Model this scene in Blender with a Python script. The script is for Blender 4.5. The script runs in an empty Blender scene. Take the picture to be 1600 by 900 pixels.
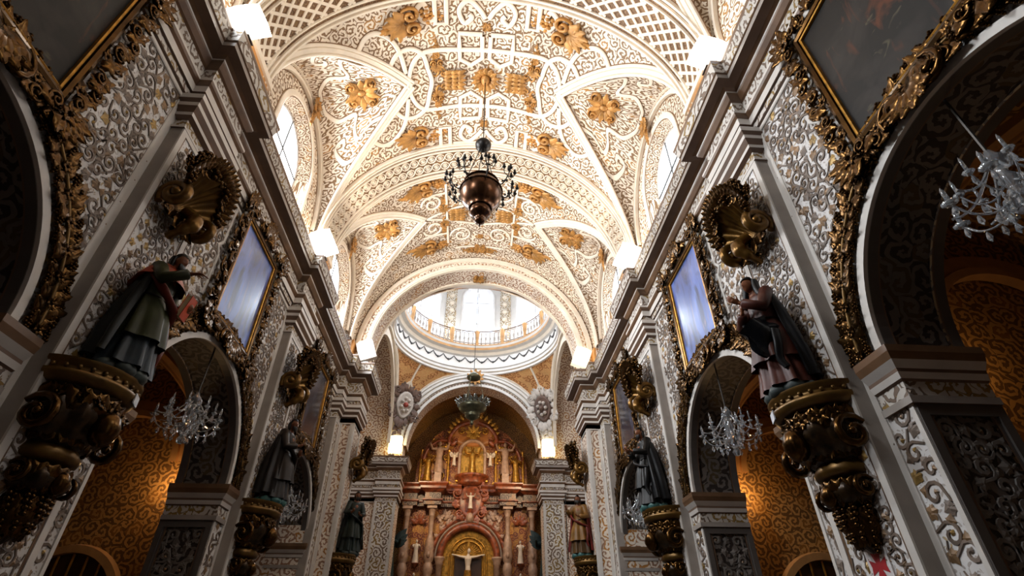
import bpy, math, random
from math import sin, cos, pi, sqrt, atan2, radians, hypot
from mathutils import Vector, Matrix, Quaternion
R = random.Random(7)
SC = bpy.context.scene
COL = SC.collection

# ------------------------------------------------------------------ camera
cam_data = bpy.data.cameras.new('camera')
cam_data.sensor_width = 36.0
cam_data.lens = 18.2717
cam_data.clip_start = 0.05
cam_data.clip_end = 200
camera = bpy.data.objects.new('camera', cam_data)
COL.objects.link(camera)
_A = ((0.99747442, 0.03992232, 0.0587451), (-0.07099349, 0.5856466, 0.80745154), (-0.00216853, -0.80958278, 0.58700172))
camera.matrix_world = Matrix(((_A[0][0], -_A[0][1], -_A[0][2], 0.13), (_A[1][0], -_A[1][1], -_A[1][2], 0.0),
                              (_A[2][0], -_A[2][1], -_A[2][2], 1.6), (0, 0, 0, 1)))
SC.camera = camera

# ------------------------------------------------------------------ world, colour
world = bpy.data.worlds.new('sky')
SC.world = world
world.use_nodes = True
world.node_tree.nodes['Background'].inputs[0].default_value = (0.75, 0.85, 1.0, 1)
world.node_tree.nodes['Background'].inputs[1].default_value = 0.6
SC.view_settings.view_transform = 'Standard'
SC.view_settings.look = 'None'
SC.view_settings.exposure = 0.0
SC.view_settings.gamma = 1.0
SC.view_settings.use_curve_mapping = False

# ------------------------------------------------------------------ dimensions (metres)
PER = 5.95                      # bay length
BAYS = (2.88, 8.83, 14.78)      # bay centres along the nave
PIERS = (-0.095, 5.855, 11.805, 17.755)
WX = 4.65                       # nave wall plane
PX = 4.45                       # pilaster face
VR, VZ = 4.5, 11.1              # vault radius and springing
AR, AZ = 1.88, 4.42             # side arch radius and springing
YB, YE = -2.6, 16.8             # nave ends
CY, CA = 22.8, 4.25             # crossing centre and half side

# daylight entering through the clerestory and drum windows
def window_light(loc, direction, sx, sy, power, color, name='window_daylight'):
    d = bpy.data.lights.new(name, 'AREA')
    d.shape = 'RECTANGLE'; d.size = sx; d.size_y = sy; d.energy = power; d.color = color
    o = bpy.data.objects.new(name, d); COL.objects.link(o)
    o.location = loc
    o.rotation_euler = Vector(direction).to_track_quat('-Z', 'Y').to_euler()
    return o
LGT = dict(win_r=14, win_l=520, drum=150)
for _i, _c in enumerate((2.88, 8.83, 14.45)):
    window_light((4.72, _c, 12.1), (-1, 0, -0.25), 1.6, 2.0, LGT['win_r'], (0.86, 0.93, 1.0))
    window_light((-4.72, _c, 12.1), (1, 0, -0.25), 1.6, 2.0, LGT['win_l'], (0.88, 0.94, 1.0))
for _k in range(8):
    _a = (_k + 0.5) * pi / 4 + pi / 8
    window_light((4.25 * cos(_a), CY + 4.25 * sin(_a), 18.3), (-cos(_a), -sin(_a), -1.6), 1.4, 2.0, LGT['drum'], (0.86, 0.93, 1.0))

# ------------------------------------------------------------------ mesh helpers
class MB:
    """collects faces, then links them as one mesh object"""
    def __init__(s): s.v = []; s.f = []; s.m = []; s.uv = []
    def add(s, vs, fs, mi=0, uvs=None):
        b = len(s.v); s.v.extend([tuple(p) for p in vs])
        for k, f in enumerate(fs):
            s.f.append(tuple(b + i for i in f)); s.m.append(mi)
            if uvs is None: s.uv.extend([(0, 0)] * len(f))
            else: s.uv.extend([uvs[i] for i in f])
        return s
    def quad(s, a, b, c, d, mi=0, uv=None):
        s.add((a, b, c, d), ((0, 1, 2, 3),), mi, uv); return s
    def grid(s, P, mi=0, UV=None, close=False):
        """P: rows of points"""
        n, m = len(P), len(P[0]); vs = [p for r in P for p in r]
        fs = []
        for i in range(n - 1):
            for j in range(m if close else m - 1):
                j2 = (j + 1) % m
                fs.append((i * m + j, i * m + j2, (i + 1) * m + j2, (i + 1) * m + j))
        s.add(vs, fs, mi, [q for r in UV for q in r] if UV else None); return s
    def box(s, a, b, mi=0):
        x0, y0, z0 = a; x1, y1, z1 = b
        v = [(x0, y0, z0), (x1, y0, z0), (x1, y1, z0), (x0, y1, z0), (x0, y0, z1), (x1, y0, z1), (x1, y1, z1), (x0, y1, z1)]
        for f in ((3, 2, 1, 0), (4, 5, 6, 7), (0, 1, 5, 4), (1, 2, 6, 5), (2, 3, 7, 6), (3, 0, 4, 7)):
            q = [v[i] for i in f]
            n = (Vector(q[1]) - Vector(q[0])).cross(Vector(q[3]) - Vector(q[0]))
            ax = max(range(3), key=lambda k: abs(n[k]))
            uv = [((p[1], p[2]) if ax == 0 else (p[0], p[2]) if ax == 1 else (p[0], p[1])) for p in q]
            s.quad(*q, mi=mi, uv=uv)
        return s
    def tube(s, path, rad, n=6, mi=0, cap=True, flat=1.0, up=None):
        pts = [Vector(p) for p in path]; N = len(pts)
        rr = rad if isinstance(rad, (list, tuple)) else [rad] * N
        rows = []; prev = None
        for i, p in enumerate(pts):
            t = (pts[min(i + 1, N - 1)] - pts[max(i - 1, 0)])
            t = t.normalized() if t.length > 1e-9 else Vector((0, 0, 1))
            if prev is None:
                u = Vector(up) if up is not None else (Vector((0, 0, 1)) if abs(t.z) < 0.9 else Vector((1, 0, 0)))
            else: u = prev
            u = u - t * u.dot(t)
            if u.length < 1e-6: u = t.orthogonal()
            u.normalize(); w = t.cross(u); prev = u
            rows.append([p + (u * cos(2 * pi * k / n) * flat + w * sin(2 * pi * k / n)) * rr[i] for k in range(n)])
        s.grid(rows, mi, close=True)
        if cap:
            b = len(s.v); s.add([*rows[0]], (tuple(range(n))[::-1],), mi); s.add([*rows[-1]], (tuple(range(n)),), mi)
        return s
    def lathe(s, prof, n=16, c=(0, 0, 0), mi=0, a0=0.0, a1=2 * pi, wave=None):
        full = abs(a1 - a0 - 2 * pi) < 1e-6; m = n if full else n + 1
        rows = []; uv = []
        for i, (r, z) in enumerate(prof):
            row = []
            for k in range(m):
                a = a0 + (a1 - a0) * k / n
                q = r * (wave(a, z) if wave else 1.0)
                row.append((c[0] + q * cos(a), c[1] + q * sin(a), c[2] + z))
            rows.append(row); uv.append([(r * (a0 + (a1 - a0) * k / n), z) for k in range(m)])
        s.grid(rows, mi, uv, close=full); return s
    def ball(s, c, r, n=8, m=6, mi=0, sq=(1, 1, 1)):
        rows = [[(c[0] + r * sq[0] * sin(pi * i / m) * cos(2 * pi * k / n), c[1] + r * sq[1] * sin(pi * i / m) * sin(2 * pi * k / n), c[2] + r * sq[2] * cos(pi * i / m)) for k in range(n)] for i in range(m + 1)]
        s.grid(rows, mi, close=True); return s
    def xf(s, M):
        s.v = [tuple(M @ Vector(p)) for p in s.v]; return s
    def data(s, name, mats, smooth=False):
        me = bpy.data.meshes.new(name); me.from_pydata(s.v, [], s.f)
        ul = me.uv_layers.new(name='UVMap')
        ul.data.foreach_set('uv', [c for q in s.uv for c in q])
        mats = mats if isinstance(mats, (list, tuple)) else [mats]
        for m in mats: me.materials.append(m)
        if len(mats) > 1: me.polygons.foreach_set('material_index', s.m)
        if smooth: me.polygons.foreach_set('use_smooth', [True] * len(s.f))
        me.update()
        return me
    def build(s, name, mats, parent=None, smooth=False, auto=None):
        return link(name, s.data(name, mats, smooth), parent)

def link(name, me, parent=None, M=None):
    o = bpy.data.objects.new(name, me); COL.objects.link(o)
    if parent is not None: o.parent = parent
    if M is not None: o.matrix_local = M
    return o
def structure(o): o['kind'] = 'structure'; return o
def stuff(o): o['kind'] = 'stuff'; return o
def tag(o, label, cat, group=None):
    o['label'] = label; o['category'] = cat
    if group: o['group'] = group
    return o
def thing(name, label, cat, loc=(0, 0, 0), rot=(0, 0, 0), group=None):
    o = bpy.data.objects.new(name, None); COL.objects.link(o)
    o.empty_display_size = 0.1
    o.location = loc; o.rotation_euler = rot
    return tag(o, label, cat, group)
def copy_tree(o, parent=None):
    c = o.copy(); COL.objects.link(c); c.parent = parent
    for ch in list(o.children): copy_tree(ch, c)
    return c
def smoothpath(pts, k=6, closed=False):
    """Catmull-Rom through 2-D or 3-D points"""
    P = [Vector(p) for p in pts]; n = len(P); out = []
    rng = range(n) if closed else range(n - 1)
    for i in rng:
        p0 = P[(i - 1) % n] if closed or i > 0 else P[0] * 2 - P[1]
        p1 = P[i]; p2 = P[(i + 1) % n]
        p3 = P[(i + 2) % n] if closed or i + 2 < n else P[-1] * 2 - P[-2]
        for j in range(k):
            t = j / k
            out.append(0.5 * ((2 * p1) + (p2 - p0) * t + (2 * p0 - 5 * p1 + 4 * p2 - p3) * t * t + (3 * p1 - p0 - 3 * p2 + p3) * t * t * t))
    if not closed: out.append(P[-1].copy())
    return out
def frame(loc, xaxis, yaxis, zaxis, sc=1.0):
    x, y, z = Vector(xaxis) * sc, Vector(yaxis) * sc, Vector(zaxis) * sc
    return Matrix(((x.x, y.x, z.x, loc[0]), (x.y, y.y, z.y, loc[1]), (x.z, y.z, z.z, loc[2]), (0, 0, 0, 1)))

# ------------------------------------------------------------------ materials
def col(h):
    h = h.lstrip('#'); c = [int(h[i:i + 2], 16) / 255 for i in (0, 2, 4)]
    return tuple(x / 12.92 if x <= 0.04045 else ((x + 0.055) / 1.055) ** 2.4 for x in c) + (1,)
def newmat(name):
    m = bpy.data.materials.new(name); m.use_nodes = True
    nt = m.node_tree; b = nt.nodes['Principled BSDF']
    return m, nt, b
def N(nt, t, **kw):
    n = nt.nodes.new(t)
    for k, v in kw.items(): setattr(n, k, v)
    return n
def mth(nt, op, a, b=None, clamp=False):
    n = nt.nodes.new('ShaderNodeMath'); n.operation = op; n.use_clamp = clamp
    for i, x in enumerate((a, b)):
        if x is None: continue
        if isinstance(x, (int, float)): n.inputs[i].default_value = x
        else: nt.links.new(x, n.inputs[i])
    return n.outputs[0]
def ramp(nt, fac, stops, interp='LINEAR'):
    n = nt.nodes.new('ShaderNodeValToRGB'); cr = n.color_ramp; cr.interpolation = interp
    while len(cr.elements) < len(stops): cr.elements.new(0.5)
    for e, (p, c) in zip(cr.elements, stops): e.position = p; e.color = c
    nt.links.new(fac, n.inputs[0]); return n.outputs[0]
def mix(nt, fac, a, b):
    n = nt.nodes.new('ShaderNodeMix'); n.data_type = 'RGBA'
    for i, x in ((0, fac), (6, a), (7, b)):
        if isinstance(x, (int, float)): n.inputs[i].default_value = x
        elif isinstance(x, tuple): n.inputs[i].default_value = x
        else: nt.links.new(x, n.inputs[i])
    return n.outputs[2]
def plain(name, c, rough=0.6, metal=0.0, var=0.12, scale=3.0, bump=0.0, spec=0.5, coat=0.0):
    """one colour with a little mottling"""
    m, nt, b = newmat(name); c = col(c)
    tc = N(nt, 'ShaderNodeTexCoord'); nz = N(nt, 'ShaderNodeTexNoise')
    nz.inputs['Scale'].default_value = scale; nz.inputs['Detail'].default_value = 4
    nt.links.new(tc.outputs['Object'], nz.inputs['Vector'])
    lo = tuple(x * (1 - var * 1.6) for x in c[:3]) + (1,); hi = tuple(min(1, x * (1 + var)) for x in c[:3]) + (1,)
    nt.links.new(ramp(nt, nz.outputs['Fac'], ((0.3, lo), (0.7, hi))), b.inputs['Base Color'])
    b.inputs['Roughness'].default_value = rough; b.inputs['Metallic'].default_value = metal
    b.inputs['Specular IOR Level'].default_value = spec
    b.inputs['Coat Weight'].default_value = coat; b.inputs['Coat Roughness'].default_value = 0.15
    if bump:
        bp = N(nt, 'ShaderNodeBump'); bp.inputs['Strength'].default_value = bump; bp.inputs['Distance'].default_value = 0.02
        nt.links.new(nz.outputs['Fac'], bp.inputs['Height']); nt.links.new(bp.outputs[0], b.inputs['Normal'])
    return m
def arabesque(name, ground, figure, accent, cell=0.3, thr=0.0, edge='#3a2a1e', rough=0.6, bump=0.35, warp=0.22, acc=0.72, turns=15.0, two=None):
    """stucco scrollwork: a curl in every cell, raised figure on a tinted ground, gilded touches"""
    m, nt, b = newmat(name)
    uv = N(nt, 'ShaderNodeUVMap'); uv.uv_map = 'UVMap'
    sc = N(nt, 'ShaderNodeVectorMath', operation='SCALE'); sc.inputs['Scale'].default_value = 1.0 / cell
    nt.links.new(uv.outputs[0], sc.inputs[0])
    nz = N(nt, 'ShaderNodeTexNoise'); nz.noise_dimensions = '2D'; nz.inputs['Scale'].default_value = 1.1; nz.inputs['Detail'].default_value = 1
    nt.links.new(sc.outputs[0], nz.inputs['Vector'])
    w0 = N(nt, 'ShaderNodeVectorMath', operation='SUBTRACT'); w0.inputs[1].default_value = (0.5, 0.5, 0.5)
    nt.links.new(nz.outputs['Color'], w0.inputs[0])
    w1 = N(nt, 'ShaderNodeVectorMath', operation='SCALE'); w1.inputs['Scale'].default_value = warp * 2
    nt.links.new(w0.outputs[0], w1.inputs[0])
    w2 = N(nt, 'ShaderNodeVectorMath', operation='ADD')
    nt.links.new(sc.outputs[0], w2.inputs[0]); nt.links.new(w1.outputs[0], w2.inputs[1])
    vo = N(nt, 'ShaderNodeTexVoronoi'); vo.voronoi_dimensions = '2D'; vo.inputs['Scale'].default_value = 1.0; vo.inputs['Randomness'].default_value = 0.7
    nt.links.new(w2.outputs[0], vo.inputs['Vector'])
    lo = N(nt, 'ShaderNodeVectorMath', operation='SUBTRACT')
    nt.links.new(w2.outputs[0], lo.inputs[0]); nt.links.new(vo.outputs['Position'], lo.inputs[1])
    sx = N(nt, 'ShaderNodeSeparateXYZ'); nt.links.new(lo.outputs[0], sx.inputs[0])
    cs = N(nt, 'ShaderNodeSeparateColor'); nt.links.new(vo.outputs['Color'], cs.inputs[0])
    th = mth(nt, 'ARCTAN2', sx.outputs[1], sx.outputs[0])
    sg = mth(nt, 'SIGN', mth(nt, 'SUBTRACT', cs.outputs[0], 0.5))
    ph = mth(nt, 'ADD', mth(nt, 'MULTIPLY', th, sg), mth(nt, 'MULTIPLY', vo.outputs['Distance'], turns))
    ph = mth(nt, 'ADD', ph, mth(nt, 'MULTIPLY', cs.outputs[1], 6.28))
    sp = mth(nt, 'SINE', ph)
    # leaf lobes along the curl
    lb = mth(nt, 'MULTIPLY', mth(nt, 'SINE', mth(nt, 'ADD', mth(nt, 'MULTIPLY', th, 7.0), mth(nt, 'MULTIPLY', vo.outputs['Distance'], 11.0))), 0.42)
    sp = mth(nt, 'ADD', sp, lb)
    f = mth(nt, 'ADD', mth(nt, 'MULTIPLY', mth(nt, 'SUBTRACT', sp, thr), 0.35), 0.5, True)
    g = col(ground); fg = col(figure); e = col(edge); a = col(accent)
    c = ramp(nt, f, ((0.0, g), (0.40, g), (0.46, e), (0.52, fg), (1.0, fg)))
    ac = mth(nt, 'GREATER_THAN', cs.outputs[2], acc)
    am = mth(nt, 'MULTIPLY', ac, mth(nt, 'LESS_THAN', f, 0.44))
    c = mix(nt, am, c, a)
    if two:     # some cells carry a second tint
        tm = mth(nt, 'MULTIPLY', mth(nt, 'LESS_THAN', cs.outputs[2], 0.3), mth(nt, 'LESS_THAN', f, 0.44))
        c = mix(nt, tm, c, col(two))
    n2 = N(nt, 'ShaderNodeTexNoise'); n2.noise_dimensions = '2D'; n2.inputs['Scale'].default_value = 0.9; n2.inputs['Detail'].default_value = 3
    nt.links.new(uv.outputs[0], n2.inputs['Vector'])
    v = ramp(nt, n2.outputs['Fac'], ((0.3, (0.78, 0.76, 0.74, 1)), (0.65, (1, 1, 1, 1))))
    mx = N(nt, 'ShaderNodeMix'); mx.data_type = 'RGBA'; mx.blend_type = 'MULTIPLY'; mx.inputs[0].default_value = 1
    nt.links.new(c, mx.inputs[6]); nt.links.new(v, mx.inputs[7])
    nt.links.new(mx.outputs[2], b.inputs['Base Color'])
    b.inputs['Roughness'].default_value = rough
    bp = N(nt, 'ShaderNodeBump'); bp.inputs['Strength'].default_value = bump; bp.inputs['Distance'].default_value = 0.03
    hh = ramp(nt, f, ((0.40, (0, 0, 0, 1)), (0.56, (1, 1, 1, 1))))
    nt.links.new(hh, bp.inputs['Height']); nt.links.new(bp.outputs[0], b.inputs['Normal'])
    return m
def emit(name, c, strength):
    m, nt, b = newmat(name)
    b.inputs['Base Color'].default_value = (0.8, 0.8, 0.8, 1)
    b.inputs['Emission Color'].default_value = col(c); b.inputs['Emission Strength'].default_value = strength
    return m

M = {}
M['white'] = plain('white_stucco', '#cfc9c2', 0.55, var=0.06)
M['cream'] = plain('cream_stucco', '#efe2cf', 0.6, var=0.05)
M['grey'] = plain('grey_stone', '#9a9189', 0.5, var=0.10)
M['taupe'] = plain('taupe_paint', '#6e5646', 0.5, var=0.12)
M['brown'] = plain('brown_gilt_paint', '#6f523a', 0.4, var=0.2, spec=0.6)
M['ochre'] = plain('ochre_plaster', '#c98f4c', 0.6, var=0.12)
M['wallpat'] = arabesque('wall_scrollwork', '#75645a', '#dcd7d2', '#8f7448', 0.46, -0.12, acc=0.7, two='#846c54')
M['wallpat2'] = arabesque('pilaster_scrollwork', '#76604c', '#dcd6cd', '#8f7238', 0.34, -0.05, acc=0.66)
M['frieze'] = arabesque('frieze_scrollwork', '#7c6858', '#cfc9c1', '#94763c', 0.26, -0.3, acc=0.7)
M['vaultpat'] = arabesque('vault_scrollwork', '#8a6a48', '#f3e6d3', '#b08044', 0.27, -0.14, edge='#76542f', acc=0.85, warp=0.3)
M['goldpat'] = arabesque('chapel_gold_scrollwork', '#6b4a22', '#b98a4c', '#8a5c22', 0.23, 0.05, edge='#4d3315')
M['jambpat'] = arabesque('shaded_jamb_scrollwork', '#2f2723', '#6f6761', '#54462c', 0.3, 0.1, edge='#1e1714', acc=0.8)  # dark jamb paint, darkened further with the shade of the unlit reveals
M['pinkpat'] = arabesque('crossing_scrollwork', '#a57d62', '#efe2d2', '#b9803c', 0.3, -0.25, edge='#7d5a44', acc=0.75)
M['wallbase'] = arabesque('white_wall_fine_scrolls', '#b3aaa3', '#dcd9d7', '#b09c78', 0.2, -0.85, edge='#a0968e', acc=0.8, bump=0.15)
M['jambgrey'] = plain('shaded_dark_jamb_stone', '#57514d', 0.5, var=0.1)  # dark stone border, shade of the arch reveal put into its colour
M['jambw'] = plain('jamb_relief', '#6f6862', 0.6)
M['gilt'] = plain('dark_gilding', '#4d3414', 0.22, 0.9, var=0.35, scale=5)
M['giltb'] = plain('bright_gilding', '#c08a35', 0.35, 0.6, var=0.3, scale=7, bump=0.2)
M['stuccogold'] = plain('vault_gilding', '#b98546', 0.45, 0.25, var=0.3, scale=5, bump=0.3)

# ================================================================== SETTING
def sweep(mb, path, prof, s=1, mi_default=0, u0=0.0):
    """axis-aligned polyline path of (d, y); profile of (projection, z, material of the strip that starts here)"""
    n = len(path); nor = []
    for i in range(n - 1):
        dx, dy = path[i + 1][0] - path[i][0], path[i + 1][1] - path[i][1]
        L = hypot(dx, dy); nor.append((-dy / L, dx / L) if True else None)
    offs = []
    for i in range(n):
        k = {nor[i - 1] if i > 0 else nor[0], nor[i] if i < n - 1 else nor[-1]}
        k = [(round(a, 6), round(b, 6)) for a, b in k]; k = set(k)
        offs.append((sum(a for a, b in k), sum(b for a, b in k)))
    run = [u0]
    for i in range(n - 1): run.append(run[-1] + hypot(path[i + 1][0] - path[i][0], path[i + 1][1] - path[i][1]))
    vv = [0]
    for j in range(len(prof) - 1): vv.append(vv[-1] + hypot(prof[j + 1][0] - prof[j][0], prof[j + 1][1] - prof[j][1]))
    for j in range(len(prof) - 1):
        (p0, z0, m), (p1, z1) = prof[j], prof[j + 1][:2]
        for i in range(n - 1):
            a = [(s * (path[q][0] + offs[q][0] * p), path[q][1] + offs[q][1] * p, z) for q, p, z in ((i, p0, z0), (i + 1, p0, z0), (i + 1, p1, z1), (i, p1, z1))]
            mb.quad(*a, mi=m, uv=[(run[i], vv[j]), (run[i + 1], vv[j]), (run[i + 1], vv[j + 1]), (run[i], vv[j + 1])])
    return mb
PA, PB = 0.585, 0.575          # pilaster half width before and after the pier centre
def nave_path(y0=YB, y1=16.9):
    p = [(WX, y0)]
    for c in PIERS[:3]:
        p += [(WX, c - PA), (PX, c - PA), (PX, c + PB), (WX, c + PB)]
    p += [(WX, 16.62), (PX, 16.62), (PX, 17.2), (3.97, 17.2), (3.97, 18.33), (6.2, 18.33)]
    return p
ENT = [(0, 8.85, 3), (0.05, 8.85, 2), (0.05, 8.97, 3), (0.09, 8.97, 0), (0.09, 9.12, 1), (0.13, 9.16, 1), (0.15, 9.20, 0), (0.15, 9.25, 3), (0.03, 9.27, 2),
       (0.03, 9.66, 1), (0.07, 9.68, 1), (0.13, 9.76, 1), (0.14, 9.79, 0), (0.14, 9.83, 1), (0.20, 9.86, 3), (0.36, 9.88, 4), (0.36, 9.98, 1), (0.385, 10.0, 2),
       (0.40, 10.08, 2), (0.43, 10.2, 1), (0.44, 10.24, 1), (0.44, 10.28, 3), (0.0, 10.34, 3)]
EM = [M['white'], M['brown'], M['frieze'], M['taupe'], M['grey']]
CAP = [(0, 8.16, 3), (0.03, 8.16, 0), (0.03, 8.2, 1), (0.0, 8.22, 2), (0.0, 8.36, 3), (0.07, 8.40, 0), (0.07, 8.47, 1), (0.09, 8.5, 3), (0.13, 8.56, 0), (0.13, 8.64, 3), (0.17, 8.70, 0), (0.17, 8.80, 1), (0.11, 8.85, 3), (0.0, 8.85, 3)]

def arch_pts(c, r=AR, zc=AZ, n=40, z0=0.0, rz=None):
    rz = rz or r
    return [(c - r, z0)] + [(c - r * cos(pi * i / n), zc + rz * sin(pi * i / n)) for i in range(n + 1)] + [(c + r, z0)]

WALLS = {}; PILS = {}
for s, side in ((-1, 'left'), (1, 'right')):
    w = MB()
    X = s * WX
    def wall_quad(ya, yb, z0, z1, X=X, w=w):
        w.quad((X, ya, z0), (X, yb, z0), (X, yb, z1), (X, ya, z1), uv=[(ya, z0), (yb, z0), (yb, z1), (ya, z1)])
    ys = [YB]
    for c in BAYS:
        wall_quad(ys[-1], c - AR, 0, 10.3)
        P = arch_pts(c)[1:-1]
        for i in range(len(P) - 1):
            a, b = P[i], P[i + 1]
            w.quad((X, a[0], a[1]), (X, b[0], b[1]), (X, b[0], 10.3), (X, a[0], 10.3), uv=[a, b, (b[0], 10.3), (a[0], 10.3)])
        ys.append(c + AR)
    wall_quad(ys[-1], 17.25, 0, 10.3)
    wall = structure(w.build('wall_' + side, [M['wallbase']])); WALLS[s] = wall
    # entablature
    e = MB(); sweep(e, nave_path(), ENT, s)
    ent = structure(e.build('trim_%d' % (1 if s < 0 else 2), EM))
    # small blocks under the corona
    blk = MB(); blk.box((-0.07, -0.05, -0.05), (0.07, 0.05, 0.05)); blkd = blk.data('dentil', [M['white']])
    # pilasters
    for k, c in enumerate(PIERS[:3] + (16.91,)):
        if k < 1: continue
        a, b = (c - PA, c + PB) if k < 3 else (16.62, 17.2)
        pm = MB(); bw = 0.10
        zt = 8.18
        for (x0, x1) in ((WX + 0.02, PX),):
            pm.box((s * x0, a, 0), (s * x1, b, zt), 1)
        # white border of the front panel, proud of the face
        for (y0, y1, z0, z1) in ((a, a + bw, 0, zt), (b - bw, b, 0, zt), (a + bw, b - bw, zt - bw, zt)):
            pm.box((s * PX, y0, z0), (s * (PX - 0.025), y1, z1), 0)
        for (y0, y1) in ((a + bw, a + bw + 0.035), (b - bw - 0.035, b - bw)):
            pm.box((s * PX, y0, 0), (s * (PX - 0.012), y1, zt - bw), 2)
        y0, y1 = a + bw + 0.035, b - bw - 0.035
        pm.quad((s * (PX - 0.006), y0, 0), (s * (PX - 0.006), y1, 0), (s * (PX - 0.006), y1, zt - bw), (s * (PX - 0.006), y0, zt - bw), 3, [(y0, 0), (y1, 0), (y1, zt), (y0, zt)])
        pil = structure(pm.build('pilaster', [M['white'], M['grey'], M['brown'], M['wallbase'] if k < 3 else M['wallpat2']])); PILS[(s, k - 1)] = pil
        if k < 3:
            cp = MB()
            sweep(cp, [(WX, a), (PX, a), (PX, b), (WX, b)], CAP, s)
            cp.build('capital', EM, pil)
        # plain bands on the wall beside the pilaster
        bd = MB()
        for (y0, y1) in ((a - 0.09, a), (b, b + 0.09)):
            if k == 3: continue
            bd.box((s * WX, y0, 0), (s * (WX - 0.02), y1, 8.85), 0)
        if bd.v: bd.build('wall_band', [M['white']], wall)
    # arches
    for bi, c in enumerate(BAYS):
        P = arch_pts(c); L = [0]
        for i in range(len(P) - 1): L.append(L[-1] + hypot(P[i + 1][0] - P[i][0], P[i + 1][1] - P[i][1]))
        rv = MB()
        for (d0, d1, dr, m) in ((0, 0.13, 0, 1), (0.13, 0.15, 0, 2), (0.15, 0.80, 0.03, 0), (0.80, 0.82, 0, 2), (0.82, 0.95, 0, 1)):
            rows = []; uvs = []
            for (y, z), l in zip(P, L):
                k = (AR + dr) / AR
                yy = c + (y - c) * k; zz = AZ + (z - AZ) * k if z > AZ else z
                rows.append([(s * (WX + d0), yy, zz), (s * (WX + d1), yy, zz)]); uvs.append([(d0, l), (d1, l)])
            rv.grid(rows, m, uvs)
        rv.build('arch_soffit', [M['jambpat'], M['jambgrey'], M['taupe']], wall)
        # archivolt: white band round the opening
        av = MB(); n = 40
        for (r0, r1, p0, p1) in ((AR, AR, -0.01, 0.05), (AR, AR + 0.11, 0.05, 0.05), (AR + 0.11, AR + 0.13, 0.05, 0.0)):
            av.grid([[(s * (WX - p), c - r * cos(pi * i / n), AZ + r * sin(pi * i / n)) for r, p in ((r0, p0), (r1, p1))] for i in range(n + 1)])
        av.build('archivolt', [M['white']], wall)
        # impost mouldings on both jambs
        IMP = [(0, 3.78, 3), (0.05, 3.78, 4), (0.05, 3.86, 1), (0.02, 3.87, 2), (0.02, 4.03, 3), (0.05, 4.05, 0), (0.07, 4.12, 3), (0.07, 4.16, 0), (0.13, 4.24, 1), (0.16, 4.32, 1), (0.16, 4.40, 3), (0, 4.42, 3)]
        for e2, yj in ((1, c + AR), (-1, c - AR)):
            im = MB()
            if e2 > 0: path = [(5.6, yj), (WX, yj), (WX, yj + 0.5 - 0.10)]
            else: path = [(WX, yj - 0.5 + 0.10), (WX, yj), (5.6, yj)]
            sweep(im, path, IMP, s)
            imo = im.build('impost', EM, wall)
            # bead row on the impost
        # lower pier panel frames on the jamb
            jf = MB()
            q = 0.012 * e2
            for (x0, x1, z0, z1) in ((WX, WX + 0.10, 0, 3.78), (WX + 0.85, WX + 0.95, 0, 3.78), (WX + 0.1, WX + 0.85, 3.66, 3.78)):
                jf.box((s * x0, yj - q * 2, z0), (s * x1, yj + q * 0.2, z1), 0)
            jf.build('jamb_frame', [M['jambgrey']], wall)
            fr = MB()   # white edge strip and patterned strip between jamb and pilaster
            y0, y1 = (yj, yj + 0.06) if e2 > 0 else (yj - 0.06, yj)
            fr.box((s * WX, y0, 0), (s * (WX - 0.02), y1, 3.78), 0)
            fr.build('corner_strip', [M['white']], wall)

# back wall, floor
bw_ = MB(); bw_.quad((-9, YB, 0), (9, YB, 0), (9, YB, 16.5), (-9, YB, 16.5), uv=[(-9, 0), (9, 0), (9, 16), (-9, 16)])
structure(bw_.build('wall_back', [plain('unseen_dark_wall', '#2e211a', 0.5)]))  # unseen wall behind the camera, coloured dark to cut bounced light
def floor_mat():
    m, nt, b = newmat('marble_floor')
    tc = N(nt, 'ShaderNodeTexCoord'); ck = N(nt, 'ShaderNodeTexChecker'); ck.inputs['Scale'].default_value = 1.25
    ck.inputs['Color1'].default_value = col('#3c302a'); ck.inputs['Color2'].default_value = col('#6e655d')
    nt.links.new(tc.outputs['Object'], ck.inputs['Vector']); nt.links.new(ck.outputs[0], b.inputs['Base Color'])
    b.inputs['Roughness'].default_value = 0.3
    return m
M['floor'] = floor_mat()
fl = MB(); fl.quad((-9, YB, 0), (9, YB, 0), (9, 33, 0), (-9, 33, 0)); structure(fl.build('floor', [M['floor']]))

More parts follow.
